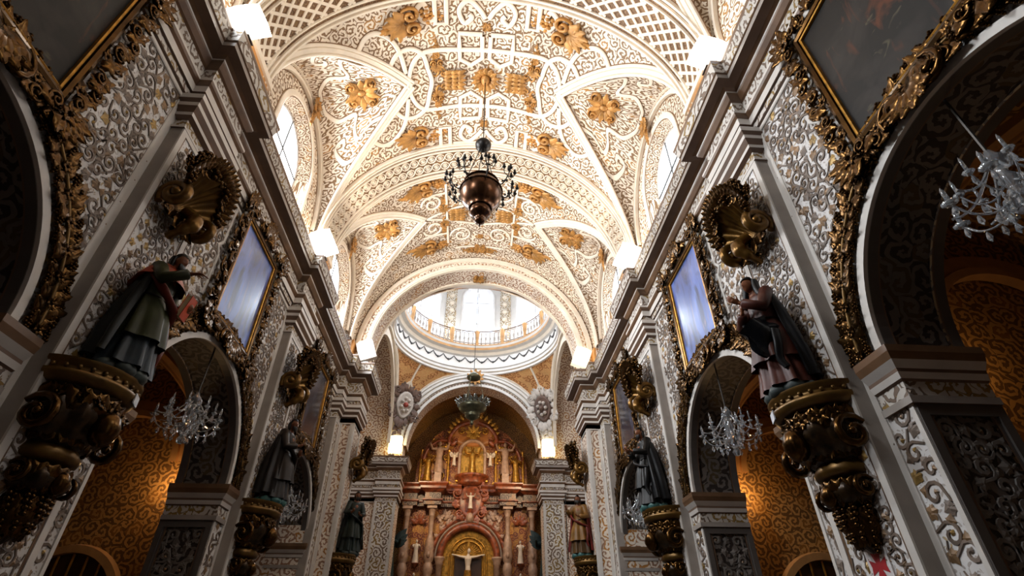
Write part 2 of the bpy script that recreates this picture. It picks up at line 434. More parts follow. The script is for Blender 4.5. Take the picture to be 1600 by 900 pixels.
# ------------------------------------------------------------------ side chapels
M['ochre2'] = plain('chapel_ochre', '#b98a55', 0.6, var=0.15)
M['darkwood'] = plain('dark_wood', '#3a2212', 0.4, var=0.3)
for s, side in ((-1, 'left'), (1, 'right')):
    cw = MB()
    for bi, c in enumerate(BAYS):
        x0, x1 = WX + 0.95, 8.6; ya, yb = c - 2.5, c + 2.5
        Zs, r = 4.6, 2.5
        # outer wall, cross walls, nave side above the arch, vault
        cw.quad((s * x1, ya, 0), (s * x1, yb, 0), (s * x1, yb, 7.2), (s * x1, ya, 7.2), 0, [(ya, 0), (yb, 0), (yb, 7.2), (ya, 7.2)])
        for y in (ya, yb):
            cw.quad((s * x0, y, 0), (s * x1, y, 0), (s * x1, y, 7.2), (s * x0, y, 7.2), 0, [(x0, 0), (x1, 0), (x1, 7.2), (x0, 7.2)])
        # cross vault
        n = 20; xm = (x0 + x1) / 2; hx = (x1 - x0) / 2
        def zc_(u, v): return 5.0 + 2.1 * max(sqrt(max(0, 1 - u * u)), sqrt(max(0, 1 - v * v)))
        cw.grid([[(s * (xm + hx * (2 * i / n - 1)), c + 2.5 * (2 * j / n - 1), zc_(2 * i / n - 1, 2 * j / n - 1)) for j in range(n + 1)] for i in range(n + 1)], 0,
                [[(x0 + 3 * i / n, ya + 5 * j / n) for j in range(n + 1)] for i in range(n + 1)])
        P = arch_pts(c)
        for i in range(len(P) - 1):
            a, b = P[i], P[i + 1]
            if abs(a[0] - b[0]) < 1e-6: continue
            cw.quad((s * x0, a[0], a[1]), (s * x0, b[0], b[1]), (s * x0, b[0], 7.2), (s * x0, a[0], 7.2), 0, [a, b, (b[0], 7.2), (a[0], 7.2)])
        for ja, jb in ((ya, c - AR), (c + AR, yb)):
            cw.quad((s * x0, ja, 0), (s * x0, jb, 0), (s * x0, jb, 7.2), (s * x0, ja, 7.2), 0, [(ja, 0), (jb, 0), (jb, 7.2), (ja, 7.2)])
    chw = structure(cw.build('wall_chapel_' + side, [M['goldpat']]))
    for bi, c in enumerate(BAYS):
        x0, x1 = WX + 0.95, 8.6; yb = c + 2.5; xm = (x0 + x1) / 2; hr = (x1 - x0) / 2
        # beige ribs: along the far cross wall and one over the middle
        for (yy, wd) in ((yb - 0.02, 0.45),):
            rb = MB(); n = 24
            for (ra, rb_, pa, pb) in ((0.0, 0.0, 0, 0.16), (0.0, 0.12, 0.16, 0.16), (0.12, 0.14, 0.16, 0.12), (0.14, 0.34, 0.12, 0.12), (0.34, 0.36, 0.12, 0.0)):
                rb.grid([[(s * (xm - (hr - 0.5 + r_) * cos(pi * i / n)), yy - p_, 5.0 + (0.95 + r_) * sin(pi * i / n)) for r_, p_ in ((ra, pa), (rb_, pb))] for i in range(n + 1)])
            rb.build('wall_rib', [M['ochre2']], chw, True)
        for e4 in (-1, 1):      # diagonal ribs of the cross vault
            dg = MB(); rows = []
            for i in range(33):
                q = (i / 16 - 1) * 0.995; dx, dy = hr * q, 2.5 * q * e4; zz = 5.0 + 2.1 * sqrt(max(0, 1 - q * q)); L_ = hypot(hr, 2.5); nx, ny = -2.5 * e4 / L_ * 0.15, hr / L_ * 0.15
                rows.append([(s * (xm + dx + nx * k), c + dy + ny * k, zz - h_) for k, h_ in ((-1.1, -0.05), (-1, 0.1), (-0.4, 0.13), (-0.3, 0.09), (0.3, 0.09), (0.4, 0.13), (1, 0.1), (1.1, -0.05))])
            dg.grid(rows); dg.build('vault_rib', [M['ochre2']], chw)
        # cornice of the far wall at springing height
        cm = MB(); cm.box((s * x0, yb - 0.14, 4.62), (s * x1, yb, 4.74)); cm.box((s * x0, yb - 0.2, 4.74), (s * x1, yb, 4.86))
        pass
        # arched grille doorway in the far wall
        dr = MB(); n = 20; rD, zD = 0.95, 2.35; xd = xm + 0.1
        dr.add([(s * xd, yb - 0.03, zD)] + [(s * (xd + rD * cos(pi * i / n)), yb - 0.03, zD + rD * sin(pi * i / n)) for i in range(n + 1)], [(0, i + 1, i + 2) for i in range(n)])
        dr.quad((s * (xd - rD), yb - 0.03, 0), (s * (xd + rD), yb - 0.03, 0), (s * (xd + rD), yb - 0.03, zD), (s * (xd - rD), yb - 0.03, zD))
        door = structure(dr.build('door_%d' % (bi + 1 + (3 if s > 0 else 0)), [M['darkwood']]))
        tr = MB()
        for (r0, r1, p0, p1) in ((rD, rD, 0.02, 0.14), (rD, rD + 0.13, 0.14, 0.14), (rD + 0.13, rD + 0.16, 0.14, 0.02)):
            tr.grid([[(s * (xd + r * cos(a)), yb - p, zD + r * sin(a)) for r, p in ((r0, p0), (r1, p1))] for a in [pi * i / n for i in range(n + 1)]])
            for e3 in (-1, 1):
                tr.grid([[(s * (xd + e3 * r), yb - p, z) for r, p in ((r0, p0), (r1, p1))] for z in (0, zD)])
        tr.build('door_arch', [M['ochre2']], door, True)
        for q in range(7):
            xx = -0.78 + 0.26 * q
            bb = MB(); bb.tube([(s * (xd + xx), yb - 0.07, 0), (s * (xd + xx), yb - 0.07, zD + sqrt(rD * rD - xx * xx) - 0.02)], 0.022, 6)
            bb.build('bar', [M['giltb']], door)
# small wall lamps of the chapels: a warm spotlight behind each far jamb
def spot_lamp(s, c, power, which):
    t = thing('wall_spotlight', which, 'lamp', (s * (WX + 1.12), c + 2.36, 4.3))
    b = MB(); b.lathe([(0.0, 0), (0.05, 0.0), (0.06, 0.02), (0.05, 0.14), (0.0, 0.14)], 12); b.build('housing', [M['darkwood']], t, True)
    g = MB(); g.lathe([(0.0, 0.146), (0.045, 0.146)], 12); g.build('bulb', [M['warmbulb']], t)
    d = bpy.data.lights.new('chapel_lamp', 'POINT'); d.energy = power; d.color = (1.0, 0.62, 0.28); d.shadow_soft_size = 0.06
    o = bpy.data.objects.new('chapel_lamp', d); COL.objects.link(o); o.parent = t; o.location = (s * 0.12, -0.18, 0.25)
M['warmbulb'] = emit('warm_bulb', '#ffcf8a', 20)
for s in (-1, 1):
    for bi, c in enumerate(BAYS):
        spot_lamp(s, c, (7, 18, 9)[bi] if s > 0 else (1.5, 14, 6)[bi], 'small warm spotlight behind the impost of the %s %s arch' % (('nearest', 'middle', 'farthest')[bi], ('left', 'right')[s > 0]))

# ------------------------------------------------------------------ nave vault
VB = ((2.88, 2.4), (8.83, 2.4), (14.45, 2.07))     # vault bays: centre, half length
A0 = radians(28)                # lunette apex angle from the crown
def groin(ph, hb): return hb * (1 - (max(0.0, (pi / 2 - ph)) / radians(62)) ** 2.2)
def vp(ph, y, h=0.0, r=VR):     # point on the barrel, h = relief towards the nave
    return ((r - h) * sin(ph), y, VZ + (r - h) * cos(ph))
def vs(sx, y, h=0.0): return vp(sx / VR, y, h)
cv = MB()
for c, HB in VB:
    n = 20
    rows = [[vp(-A0 + 2 * A0 * i / n, c - HB + 2 * HB * j / 12) for j in range(13)] for i in range(n + 1)]
    cv.grid(rows, 0, [[((-A0 + 2 * A0 * i / n) * VR, c - HB + 2 * HB * j / 12) for j in range(13)] for i in range(n + 1)])
    for s in (-1, 1):
        for e in (-1, 1):
            rows = []; uv = []
            for i in range(25):
                ph = A0 + (pi / 2 - A0) * i / 24; g = groin(ph, HB)
                rr = [g + (HB - g) * j / 6 for j in range(7)]
                rows.append([vp(s * ph, c + e * d) for d in rr]); uv.append([(s * ph * VR, c + e * d) for d in rr])
            cv.grid(rows, 0, uv)
            # lunette severy between the groin and the wall arch
            rows = []; uv = []
            for i in range(25):
                t = i / 24; ph = A0 + (pi / 2 - A0) * t; g = groin(ph, HB); a = Vector(vp(s * ph, c + e * g))
                u = pi / 2 * (1 - t); b = Vector((s * WX, c + e * (HB - 0.1) * cos(u), 11.3 + 2.55 * sin(u)))
                q = [a.lerp(b, j / 6) for j in range(7)]
                for j, p in enumerate(q): p.z += 0.12 * sin(pi * j / 6) * sin(u)
                rows.append([tuple(p) for p in q]); uv.append([(2.2 * t * 2.2 + 7, (a - b).length * j / 6 + e * 3) for j in range(7)])
            cv.grid(rows, 0, uv)
for y0, y1 in ((YB, 0.48), (16.52, 17.25)):
    cv.grid([[vp(-pi / 2 + pi * i / 32, y) for y in (y0, y1)] for i in range(33)], 0, [[(i * pi / 32 * VR, y) for y in (y0, y1)] for i in range(33)])
ceiling = structure(cv.build('ceiling', [M['vaultpat']], None, True))

# upper walls with windows
M['bandground'] = arabesque('band_scrollwork', '#6f4f30', '#947350', '#8a683a', 0.16, 0.3, edge='#5a3f24', acc=0.8)
M['outline'] = plain('brown_joint_line', '#7d5a38', 0.6, var=0.1)
def window_pane_mat():
    m, nt, b = newmat('bright_window_glass')
    tc = N(nt, 'ShaderNodeTexCoord'); nz = N(nt, 'ShaderNodeTexNoise'); nz.inputs['Scale'].default_value = 0.6
    nt.links.new(tc.outputs['Object'], nz.inputs['Vector'])
    b.inputs['Base Color'].default_value = (0.8, 0.85, 0.9, 1)
    nt.links.new(ramp(nt, nz.outputs['Fac'], ((0.3, (0.85, 0.92, 1, 1)), (0.7, (1, 1, 1, 1)))), b.inputs['Emission Color'])
    b.inputs['Emission Strength'].default_value = 4.0
    b.inputs['Roughness'].default_value = 0.1
    return m
M['pane'] = window_pane_mat(); M['drumpane'] = emit('drum_window_glass', '#dce9ff', 1.6)
M['lead'] = plain('window_lead', '#4a4a4c', 0.5)
wn = 0
for s, side in ((-1, 'left'), (1, 'right')):
    uw = MB(); X = s * WX
    for c, HB in VB:
        n = 24; ow = HB - 0.1; hw, zt = 1.2, 12.1
        out = [(c - ow, 10.3)] + [(c - ow * cos(pi * i / n), 11.3 + 2.55 * sin(pi * i / n)) for i in range(n + 1)] + [(c + ow, 10.3)]
        inn = [(c - hw, 10.6)] + [(c - hw * cos(pi * i / n), zt + hw * sin(pi * i / n)) for i in range(n + 1)] + [(c + hw, 10.6)]
        uw.grid([[(X, *o), (X, *i)] for o, i in zip(out, inn)], 0, [[o, i] for o, i in zip(out, inn)])
        uw.quad((X, c - ow, 10.3), (X, c + ow, 10.3), (X, c + hw, 10.6), (X, c - hw, 10.6), 0, [(c - ow, 10.3), (c + ow, 10.3), (c + hw, 10.6), (c - hw, 10.6)])
        ho, zo, XO = 1.08, 12.05, s * 4.98
        ino = [(c - ho, 10.8)] + [(c - ho * cos(pi * i / n), zo + ho * sin(pi * i / n)) for i in range(n + 1)] + [(c + ho, 10.8)]
        uw.grid([[(X, *i), (XO, *o)] for o, i in zip(ino, inn)], 0, [[(0, k * 0.3), (0.6, k * 0.3)] for k in range(len(inn))])
        uw.quad((X, c - hw, 10.6), (X, c + hw, 10.6), (XO, c + ho, 10.8), (XO, c - ho, 10.8), 1)
        # window: frame, panes, leads
        wn += 1
        f = MB(); f.tube([(XO, y, z) for y, z in ino + [ino[0]]], 0.045, 6)
        win = structure(f.build('window_%d' % wn, [M['white']]))
        ring = ino[1:-1]
        for (ya, yb) in ((c - ho, c), (c, c + ho)):
            for (za, zb) in ((10.8, 11.42), (11.42, zo)):
                p = MB(); p.box((XO + 0.01, ya + 0.01, za + 0.01), (XO + 0.02, yb - 0.01, zb - 0.01)); p.build('pane', [M['pane']], win)
            seg = [q for q in ring if ya - 1e-6 <= q[0] <= yb + 1e-6]
            p = MB(); vs_ = [(XO + 0.015, min(max(y, ya + 0.01), yb - 0.01), z) for y, z in seg] + [(XO + 0.015, c + (0.01 if ya == c else -0.01), zo + 0.01)]
            p.add(vs_, [tuple(range(len(vs_)))]); p.build('pane', [M['pane']], win)
        for pa, pb in (((c, 10.8), (c, zo + ho)), ((c - ho, 11.42), (c + ho, 11.42)), ((c - ho, zo), (c + ho, zo))):
            m_ = MB(); m_.tube([(XO - s * 0.02, *pa), (XO - s * 0.02, *pb)], 0.022, 6); m_.build('glazing_bar', [M['lead']], win)
    upw = structure(uw.build('wall_clerestory_' + side, [M['vaultpat'], M['ochre']]))
    # piers of the upper wall, ochre pedestals under the transverse bands
    pe = MB()
    for c in PIERS[:3]:
        pe.box((s * (WX + 0.1), c - 0.68, 10.3), (s * (VR - 0.12), c + 0.68, 11.15), 0)
        pe.box((s * (WX + 0.1), c - 0.74, 11.15), (s * (VR - 0.17), c + 0.74, 11.3), 1)
    pe.box((s * (WX + 0.1), 16.7, 10.3), (s * (VR - 0.12), 17.2, 11.15), 0)
    pe.build('pedestal', [M['ochre'], M['cream']], upw)

# ribs and straps: moulding of given section laid on a mapped surface
def strap(mb, pts, fn, w=0.09, h=0.05, mi=0, closed=False, prof=None, outline=0.022):
    """pts: 2-D path in surface coordinates (metres); fn(u, v, relief) -> point"""
    P = [Vector(p[:2]) for p in pts]; n = len(P)
    pr = prof or ((-0.5, 0.0), (-0.5, 0.7), (-0.3, 1.0), (0.3, 1.0), (0.5, 0.7), (0.5, 0.0))
    ol = outline
    rows = []; rows2 = []
    for i in range(n):
        a = P[(i - 1) % n] if closed or i else P[0]; b = P[(i + 1) % n] if closed or i < n - 1 else P[-1]
        t = (b - a); t = t / (t.length or 1); nn = Vector((-t.y, t.x))
        rows.append([fn(P[i].x + nn.x * o * w, P[i].y + nn.y * o * w, hh * h) for o, hh in pr])
        if ol: rows2.append([fn(P[i].x + nn.x * o, P[i].y + nn.y * o, hh) for o, hh in ((-w / 2 - ol, 0.0), (-w / 2 - ol * 0.8, 0.008), (w / 2 + ol * 0.8, 0.008), (w / 2 + ol, 0.0))])
    if closed: rows.append(rows[0])
    mb.grid(rows, mi)
    if ol: mb.grid(rows2, 1)
    return mb
GR3 = ((-0.5, 0), (-0.5, 0.8), (-0.40, 1), (-0.28, 1), (-0.22, 0.4), (-0.16, 0.9), (0.16, 0.9), (0.22, 0.4), (0.28, 1), (0.40, 1), (0.5, 0.8), (0.5, 0))
GR2 = ((-0.5, 0), (-0.5, 1), (-0.2, 1), (-0.12, 0.3), (0.12, 0.3), (0.2, 1), (0.5, 1), (0.5, 0))
for bi, (c, HB) in enumerate(VB):
    for s in (-1, 1):
        g = MB()
        pts = [(s * ph * VR, c - groin(ph, HB)) for ph in [pi / 2 - (pi / 2 - A0) * i / 24 for i in range(25)]]
        strap(g, pts, vs, 0.3, 0.07, prof=GR3)
        pts = [(x, 2 * c - y) for x, y in pts]
        strap(g, pts, vs, 0.3, 0.07, prof=GR3)
        g.build('groin_rib', [M['cream'], M['outline']], ceiling, False)
        wa = MB()       # wall arch band
        def fw(u, v, h, c=c, s=s): return (s * (WX - h), u, v)
        strap(wa, [(c - (HB - 0.1) * cos(pi * i / 32), 11.3 + 2.55 * sin(pi * i / 32)) for i in range(33)], fw, 0.26, 0.10, prof=GR2)
        wa.build('wall_arch_rib', [M['cream'], M['outline']], ceiling)
        wf = MB()       # window surround
        strap(wf, [(c - 1.3, 10.5)] + [(c - 1.3 * cos(pi * i / 20), 12.1 + 1.3 * sin(pi * i / 20)) for i in range(21)] + [(c + 1.3, 10.5)], fw, 0.16, 0.05)
        wf.build('window_surround', [M['cream'], M['outline']], ceiling)
# transverse bands
BD = [(PIERS[0] + 0.0, 0.57, 'lattice'), (PIERS[1], 0.575, 'lattice'), (PIERS[2], 0.575, 'rosette')]
ring = MB()
for (r0, r1, h) in ((0.105, 0.13, 0.035), (0.05, 0.07, 0.03)):
    ring.grid([[((r0 + r1) / 2 * cos(2 * pi * k / 10) + (r1 - r0) / 2 * cos(2 * pi * k / 10) * q, (r0 + r1) / 2 * sin(2 * pi * k / 10) + (r1 - r0) / 2 * sin(2 * pi * k / 10) * q, z) for k in range(10)] for q, z in ((-1, 0), (-0.6, h), (0.6, h), (1, 0))], 0, close=True)
ring.lathe([(0.0, 0.045), (0.03, 0.03), (0.035, 0.0)], 8)
ringd = ring.data('rosette', [M['cream']])
for yc, hw, kind in BD:
    b = MB(); n = 48
    b.grid([[vp(-pi / 2 + pi * i / n, yc + d, h) for d, h in ((-hw, 0), (-hw, 0.06), (hw, 0.06), (hw, 0))] for i in range(n + 1)], 0, [[(pi * i / n * VR, q) for q in (0, 0.06, 0.06 + 2 * hw, 2 * hw + 0.12)] for i in range(n + 1)])
    band = b.build('transverse_band', [M['bandground']], ceiling, False)
    e = MB()
    for d, w_ in ((-hw - 0.02, 0.16), (hw + 0.02, 0.16), (-hw + 0.17, 0.05), (hw - 0.17, 0.05)):
        strap(e, [(-pi / 2 * VR + pi * VR * i / 60, yc + d) for i in range(61)], vs, w_, 0.12, prof=GR2 if w_ > 0.1 else None)
    e.build('band_moulding', [M['cream'], M['outline']], band)
    if kind == 'rosette':
        L = pi * VR; k = 0
        nr = 46
        for row in (-1, 1):
            for i in range(nr):
                sx = -L / 2 + L * (i + 0.5 + (0.25 if row > 0 else -0.25)) / nr
                ph = sx / VR; p = vp(ph, yc + row * 0.175, 0.06)
                z = Vector((-sin(ph), 0, -cos(ph))); y = Vector((0, 1, 0))
                link('rosette', ringd, band, frame(p, y.cross(z), y, z, 1.22))
    else:
        lt = MB(); L = pi * VR; st = 0.42; hh = hw - 0.2
        k = int(L / st)
        for i in range(-2, k + 2):
            x = -L / 2 + i * st
            for (dx, sg) in ((0, 1), (st / 2, -1)):
                a = [(x + dx + sg * q * 0.62, yc - hh + 2 * hh * (q + 1) / 2 if sg > 0 else yc - hh + 2 * hh * (q + 1) / 2) for q in (-1, -0.5, 0, 0.5, 1)]
                a = [(min(max(u, -L / 2), L / 2), v) for u, v in a]
                strap(lt, a, lambda u, v, h: vs(u, v, h + 0.06), 0.07, 0.035)
        lt.build('lattice', [M['cream'], M['outline']], band)

# ------------------------------------------------------------------ crossing arch, pendentives, drum
NR = 3.97
M['beadgrey'] = plain('shaded_stucco', '#d9c7ae', 0.6, var=0.06)
ca = MB(); n = 48
def arc3(r, y, i, n=48, zc=VZ): return (-r * cos(pi * i / n), y, zc + r * sin(pi * i / n))
ca.grid([[arc3(VR + 0.02, 17.2, i), arc3(NR, 17.2, i)] for i in range(n + 1)], 0, [[(pi * 4 * i / n, 0), (pi * 4 * i / n, 0.5)] for i in range(n + 1)])
ca.grid([[arc3(NR, 17.2, i), arc3(NR, 18.35, i)] for i in range(n + 1)], 0, [[(pi * 4 * i / n, 0), (pi * 4 * i / n, 1.15)] for i in range(n + 1)])
ca.grid([[arc3(NR, 18.35, i), arc3(CA + 0.3, 18.55, i)] for i in range(n + 1)], 0, [[(pi * 4 * i / n, 0), (pi * 4 * i / n, 0.5)] for i in range(n + 1)])
crarch = structure(ca.build('wall_crossing_arch', [M['pinkpat']], None, True))
cm = MB()
for (r0, r1, p) in ((NR + 0.30, NR + 0.46, 0.10), (NR - 0.01, NR + 0.12, 0.06)):
    cm.grid([[arc3(r, 17.2 - q, i) for r, q in ((r1, 0), (r1, p), (r0, p), (r0, -0.02))] for i in range(n + 1)])
for (y0, y1) in ((17.19, 17.33), (18.20, 18.36)):
    cm.grid([[arc3(r, y, i) for r, y in ((NR, y0), (NR - 0.05, y0), (NR - 0.05, y1), (NR, y1))] for i in range(n + 1)])
cm.build('arch_moulding', [M['cream']], crarch)
bdm = MB()
bd_ = MB(); bd_.ball((0, 0, 0), 0.045, 6, 4); bdd = bd_.data('bead', [M['cream']])
for i in range(90): link('bead', bdd, crarch, Matrix.Translation(arc3(NR + 0.21, 17.19, i + 0.5, 90)))
# pier faces of the crossing (nave side): boxes
for s in (-1, 1):
    pr = MB()
    pr.box((s * 3.97, 17.2, 0), (s * 6.2, 18.33, 11.1), 0)
    pr.box((s * (PX + 0.01), 16.63, 0), (s * 6.2, 17.21, 11.1), 0)
    pier = structure(pr.build('pier', [M['pinkpat']]))
    fr = MB()
    for (y0, y1) in ((17.2, 17.34), (18.19, 18.33)): fr.box((s * 3.97, y0, 0), (s * 3.945, y1, 8.18), 0)
    for (x0, x1) in ((3.97, 4.08), (4.34, 4.45)): fr.box((s * x0, 17.2, 0), (s * x1, 17.175, 8.18), 0)
    fr.build('pier_frame', [M['white']], pier)
    cp = MB(); sweep(cp, [(WX, 16.62), (PX, 16.62), (PX, 17.2), (3.97, 17.2), (3.97, 18.33), (6.2, 18.33)], CAP, s); cp.build('capital', EM, pier)
# pendentives on a sphere
PZ = 10.8; SR = CA * sqrt(2)
M['pendpat'] = arabesque('pendentive_scrollwork', '#a0642f', '#d9a066', '#dfb070', 0.3, -0.15, edge='#7a4420')
for (sx, sy) in ((-1, -1), (1, -1), (-1, 1), (1, 1)):
    pd = MB(); rows = []; uv = []
    for j in range(21):
        z = 4.2499 * j / 20
        rho = sqrt(max(SR * SR - z * z, 0)); 
        # visible arc between the two arches
        a_ = math.acos(min(1, CA / rho)); a0, a1 = a_, pi / 2 - a_
        if a1 < a0: a0 = a1 = pi / 4
        rows.append([(sx * rho * cos(a0 + (a1 - a0) * i / 16), CY + sy * rho * sin(a0 + (a1 - a0) * i / 16), PZ + z) for i in range(17)])
        uv.append([(rho * (a0 + (a1 - a0) * i / 16) + 10 * (sx > 0), z * 1.3) for i in range(17)])
    pd.grid(rows, 0, uv)
    pend = structure(pd.build('wall_pendentive', [M['pendpat']], None, True))
    def fpend(u, v, h, sx=sx, sy=sy):      # u 0..1 across, v height
        v = min(max(v, 0.05), 4.24); rho = sqrt(SR * SR - v * v); a_ = math.acos(min(1, CA / rho)); a = a_ + (pi / 2 - 2 * a_) * u; k = (rho - h) / rho
        return (sx * rho * k * cos(a), CY + sy * rho * k * sin(a), PZ + v)
    def pline(m, pts, w, h):
        rows = []
        for i, p in enumerate(pts):
            c0 = Vector(fpend(p[0], p[1], 0)); q0 = Vector(fpend(*pts[max(0, i - 1)], 0)); q1 = Vector(fpend(*pts[min(len(pts) - 1, i + 1)], 0)); tt = (q1 - q0).normalized()
            nn = (Vector((0, CY, PZ)) - c0).normalized(); bb = tt.cross(nn); rows.append([c0 - bb * w / 2, c0 - bb * w / 2 + nn * h, c0 + bb * w / 2 + nn * h, c0 + bb * w / 2])
        m.grid(rows)
    fr_ = MB()
    pline(fr_, [(0.5, 2.3 + 1.9 * i / 8) for i in range(9)], 0.1, 0.06)
    for e_ in (0, 1):
        pline(fr_, [(abs(e_ - 0.07), 0.9 + 3.3 * i / 14) for i in range(15)], 0.12, 0.06)
        pline(fr_, [(abs(e_ - (0.07 + 0.43 * i / 8)), 2.5 + 0.85 * (i / 8)) for i in range(9)], 0.1, 0.06)
    fr_.build('pendentive_moulding', [M['cream']], pend)
# transept arches and walls
for s in (-1, 1):
    tr = MB()
    for j in range(24):
        a, b = pi * j / 24, pi * (j + 1) / 24
        tr.quad((s * CA, CY - CA * cos(a), PZ + CA * sin(a)), (s * CA, CY - CA * cos(b), PZ + CA * sin(b)), (s * 6.2, CY - CA * cos(b), PZ + CA * sin(b)), (s * 6.2, CY - CA * cos(a), PZ + CA * sin(a)), 0,
                [(a * 4, 0), (b * 4, 0), (b * 4, 2), (a * 4, 2)])
    tr.quad((s * 6.2, 17, 0), (s * 6.2, 28, 0), (s * 6.2, 28, 16), (s * 6.2, 17, 16), 0, [(0, 0), (11, 0), (11, 16), (0, 16)])
    trw = structure(tr.build('wall_transept_' + ('left' if s < 0 else 'right'), [M['pinkpat']]))
    ta = MB()
    for (r0, r1, p) in ((CA - 0.06, CA + 0.10, 0.10), (CA - 0.42, CA - 0.14, 0.0), (CA - 0.62, CA - 0.48, 0.06)):
        ta.grid([[(s * (CA + 0.02 - q), CY - r * cos(pi * i / 40), PZ + r * sin(pi * i / 40)) for r, q in ((r1, -0.1), (r1, p), (r0, p), (r0, -0.1))] for i in range(41)])
    ta.build('arch_moulding', [M['cream']], trw)
# drum: rings, frieze, cornice, balustrade, windows
def ringprof(prof, name, mats, parent, n=64, smooth=False):
    m = MB()
    for j in range(len(prof) - 1):
        (r0, z0, mi), (r1, z1) = prof[j], prof[j + 1][:2]
        m.grid([[(r0 * cos(2 * pi * k / n), CY + r0 * sin(2 * pi * k / n), z0), (r1 * cos(2 * pi * k / n), CY + r1 * sin(2 * pi * k / n), z1)] for k in range(n + 1)], mi,
               [[(2 * pi * k / n * 4.3, z0), (2 * pi * k / n * 4.3, z1 + abs(r0 - r1))] for k in range(n + 1)])
    return m.build(name, mats, parent, smooth)
M['drumwhite'] = plain('drum_white', '#e9e6e2', 0.6, var=0.04)
drum = structure(ringprof([(4.55, 14.95, 0), (4.2, 15.0, 0), (4.2, 15.12, 1), (4.12, 15.16, 0), (4.12, 15.3, 0), (4.05, 15.34, 0), (4.05, 15.5, 1), (4.18, 15.55, 0), (4.18, 16.1, 0), (4.05, 16.16, 1), (3.95, 16.3, 0), (3.75, 16.36, 2), (3.75, 16.5, 0), (3.68, 16.6, 2), (3.68, 16.68, 0), (4.45, 16.7, 0)], 'wall_drum_ring', [M['drumwhite'], M['cream'], M['ochre2']], None))
rb = MB()
for k in range(64): pass
M['drumpat'] = arabesque('drum_scrollwork', '#a58a5e', '#ece6da', '#c39a4a', 0.3, -0.2, edge='#7d6238')
dw = MB(); n = 64; NW = 8
for k in range(NW):
    ac = pi / 2 + k * 2 * pi / NW; ha = 0.235; r = 4.45
    def dp(a, z, rr=4.45): return (rr * cos(a), CY + rr * sin(a), z)
    # wall between windows
    a0, a1 = ac + ha, ac + 2 * pi / NW - ha
    dw.grid([[dp(a0 + (a1 - a0) * i / 6, z) for z in (16.7, 23.5)] for i in range(7)], 0, [[(a * 1.0, z) for z in (16.7, 23.5)] for a in [4.45 * (a0 + (a1 - a0) * i / 6) for i in range(7)]])
    # above the arch of the window
    zsp = 20.4
    top = [(ac - ha * cos(pi * i / 12), zsp + 1.0 * sin(pi * i / 12)) for i in range(13)]
    for i in range(12):
        dw.quad(dp(*top[i]), dp(*top[i + 1]), dp(top[i + 1][0], 23.5), dp(top[i][0], 23.5), 0, [(top[i][0] * 4.45, top[i][1]), (top[i + 1][0] * 4.45, top[i + 1][1]), (top[i + 1][0] * 4.45, 23.5), (top[i][0] * 4.45, 23.5)])
    edge = [(ac - ha, 17.3)] + top + [(ac + ha, 17.3)]
    dw.grid([[dp(a, z), dp(ac + (a - ac) * 0.8, z - 0.1 * (z > 18), 4.95)] for a, z in edge], 1, [[(0, i * 0.3), (0.5, i * 0.3)] for i in range(len(edge))])
    dw.quad(dp(ac - ha, 16.7), dp(ac + ha, 16.7), dp(ac + ha, 17.3), dp(ac - ha, 17.3), 1)
    wn += 1
    f = MB(); f.tube([dp(ac + (a - ac) * 0.98, z, 4.40) for a, z in edge], 0.07, 6)
    wv = structure(f.build('window_%d' % wn, [M['drumwhite']]))
    for (u0, u1) in ((-0.8, 0.0), (0.0, 0.8)):
        for (z0, z1) in ((17.2, 18.8), (18.8, 20.35)):
            p = MB(); p.quad(dp(ac + ha * u0, z0, 4.95), dp(ac + ha * u1, z0, 4.95), dp(ac + ha * u1, z1, 4.95), dp(ac + ha * u0, z1, 4.95)); p.build('pane', [M['drumpane']], wv)
    p = MB(); vv_ = [dp(ac + (a - ac) * 0.8, z - 0.1, 4.95) for a, z in top]; p.add(vv_, [tuple(range(13))]); p.build('pane', [M['drumpane']], wv)
    for q in (0,):
        m_ = MB(); m_.tube([dp(ac, 17.2, 4.9), dp(ac, 21.2, 4.9)], 0.03, 6); m_.build('glazing_bar', [M['white']], wv)
    for z in (18.8, 20.35):
        m_ = MB(); m_.tube([dp(ac - ha * 0.8, z, 4.9), dp(ac + ha * 0.8, z, 4.9)], 0.03, 6); m_.build('glazing_bar', [M['white']], wv)
    # pilaster between the windows
    am = ac + pi / NW; hp = 0.075
    pl = MB(); pl.grid([[dp(am + d, z, rr) for d, rr in ((-hp, 4.45), (-hp, 4.33), (hp, 4.33), (hp, 4.45))] for z in (16.7, 22.6)], 0, [[(q, z) for q in (0, 0.1, 0.75, 0.85)] for z in (16.7, 22.6)])
    plo = structure(pl.build('pilaster', [M['drumpat']]))
    lf = MB()
    for z in [17.0 + 0.55 * i for i in range(10)]:
        lf.ball(dp(am, z, 4.3), 0.17, 6, 4, 0, (1.1, 1.1, 0.8))
    lf.build('relief_flowers', [M['cream']], plo, True)
dwo = structure(dw.build('wall_drum', [M['drumwhite'], M['drumwhite']]))
dm = MB(); dm.lathe([(4.45 * cos(pi / 2 * i / 10), 23.5 + 4.45 * sin(pi / 2 * i / 10)) for i in range(11)], 48, (0, CY, 0)); structure(dm.build('dome', [M['drumpat']], None, True))
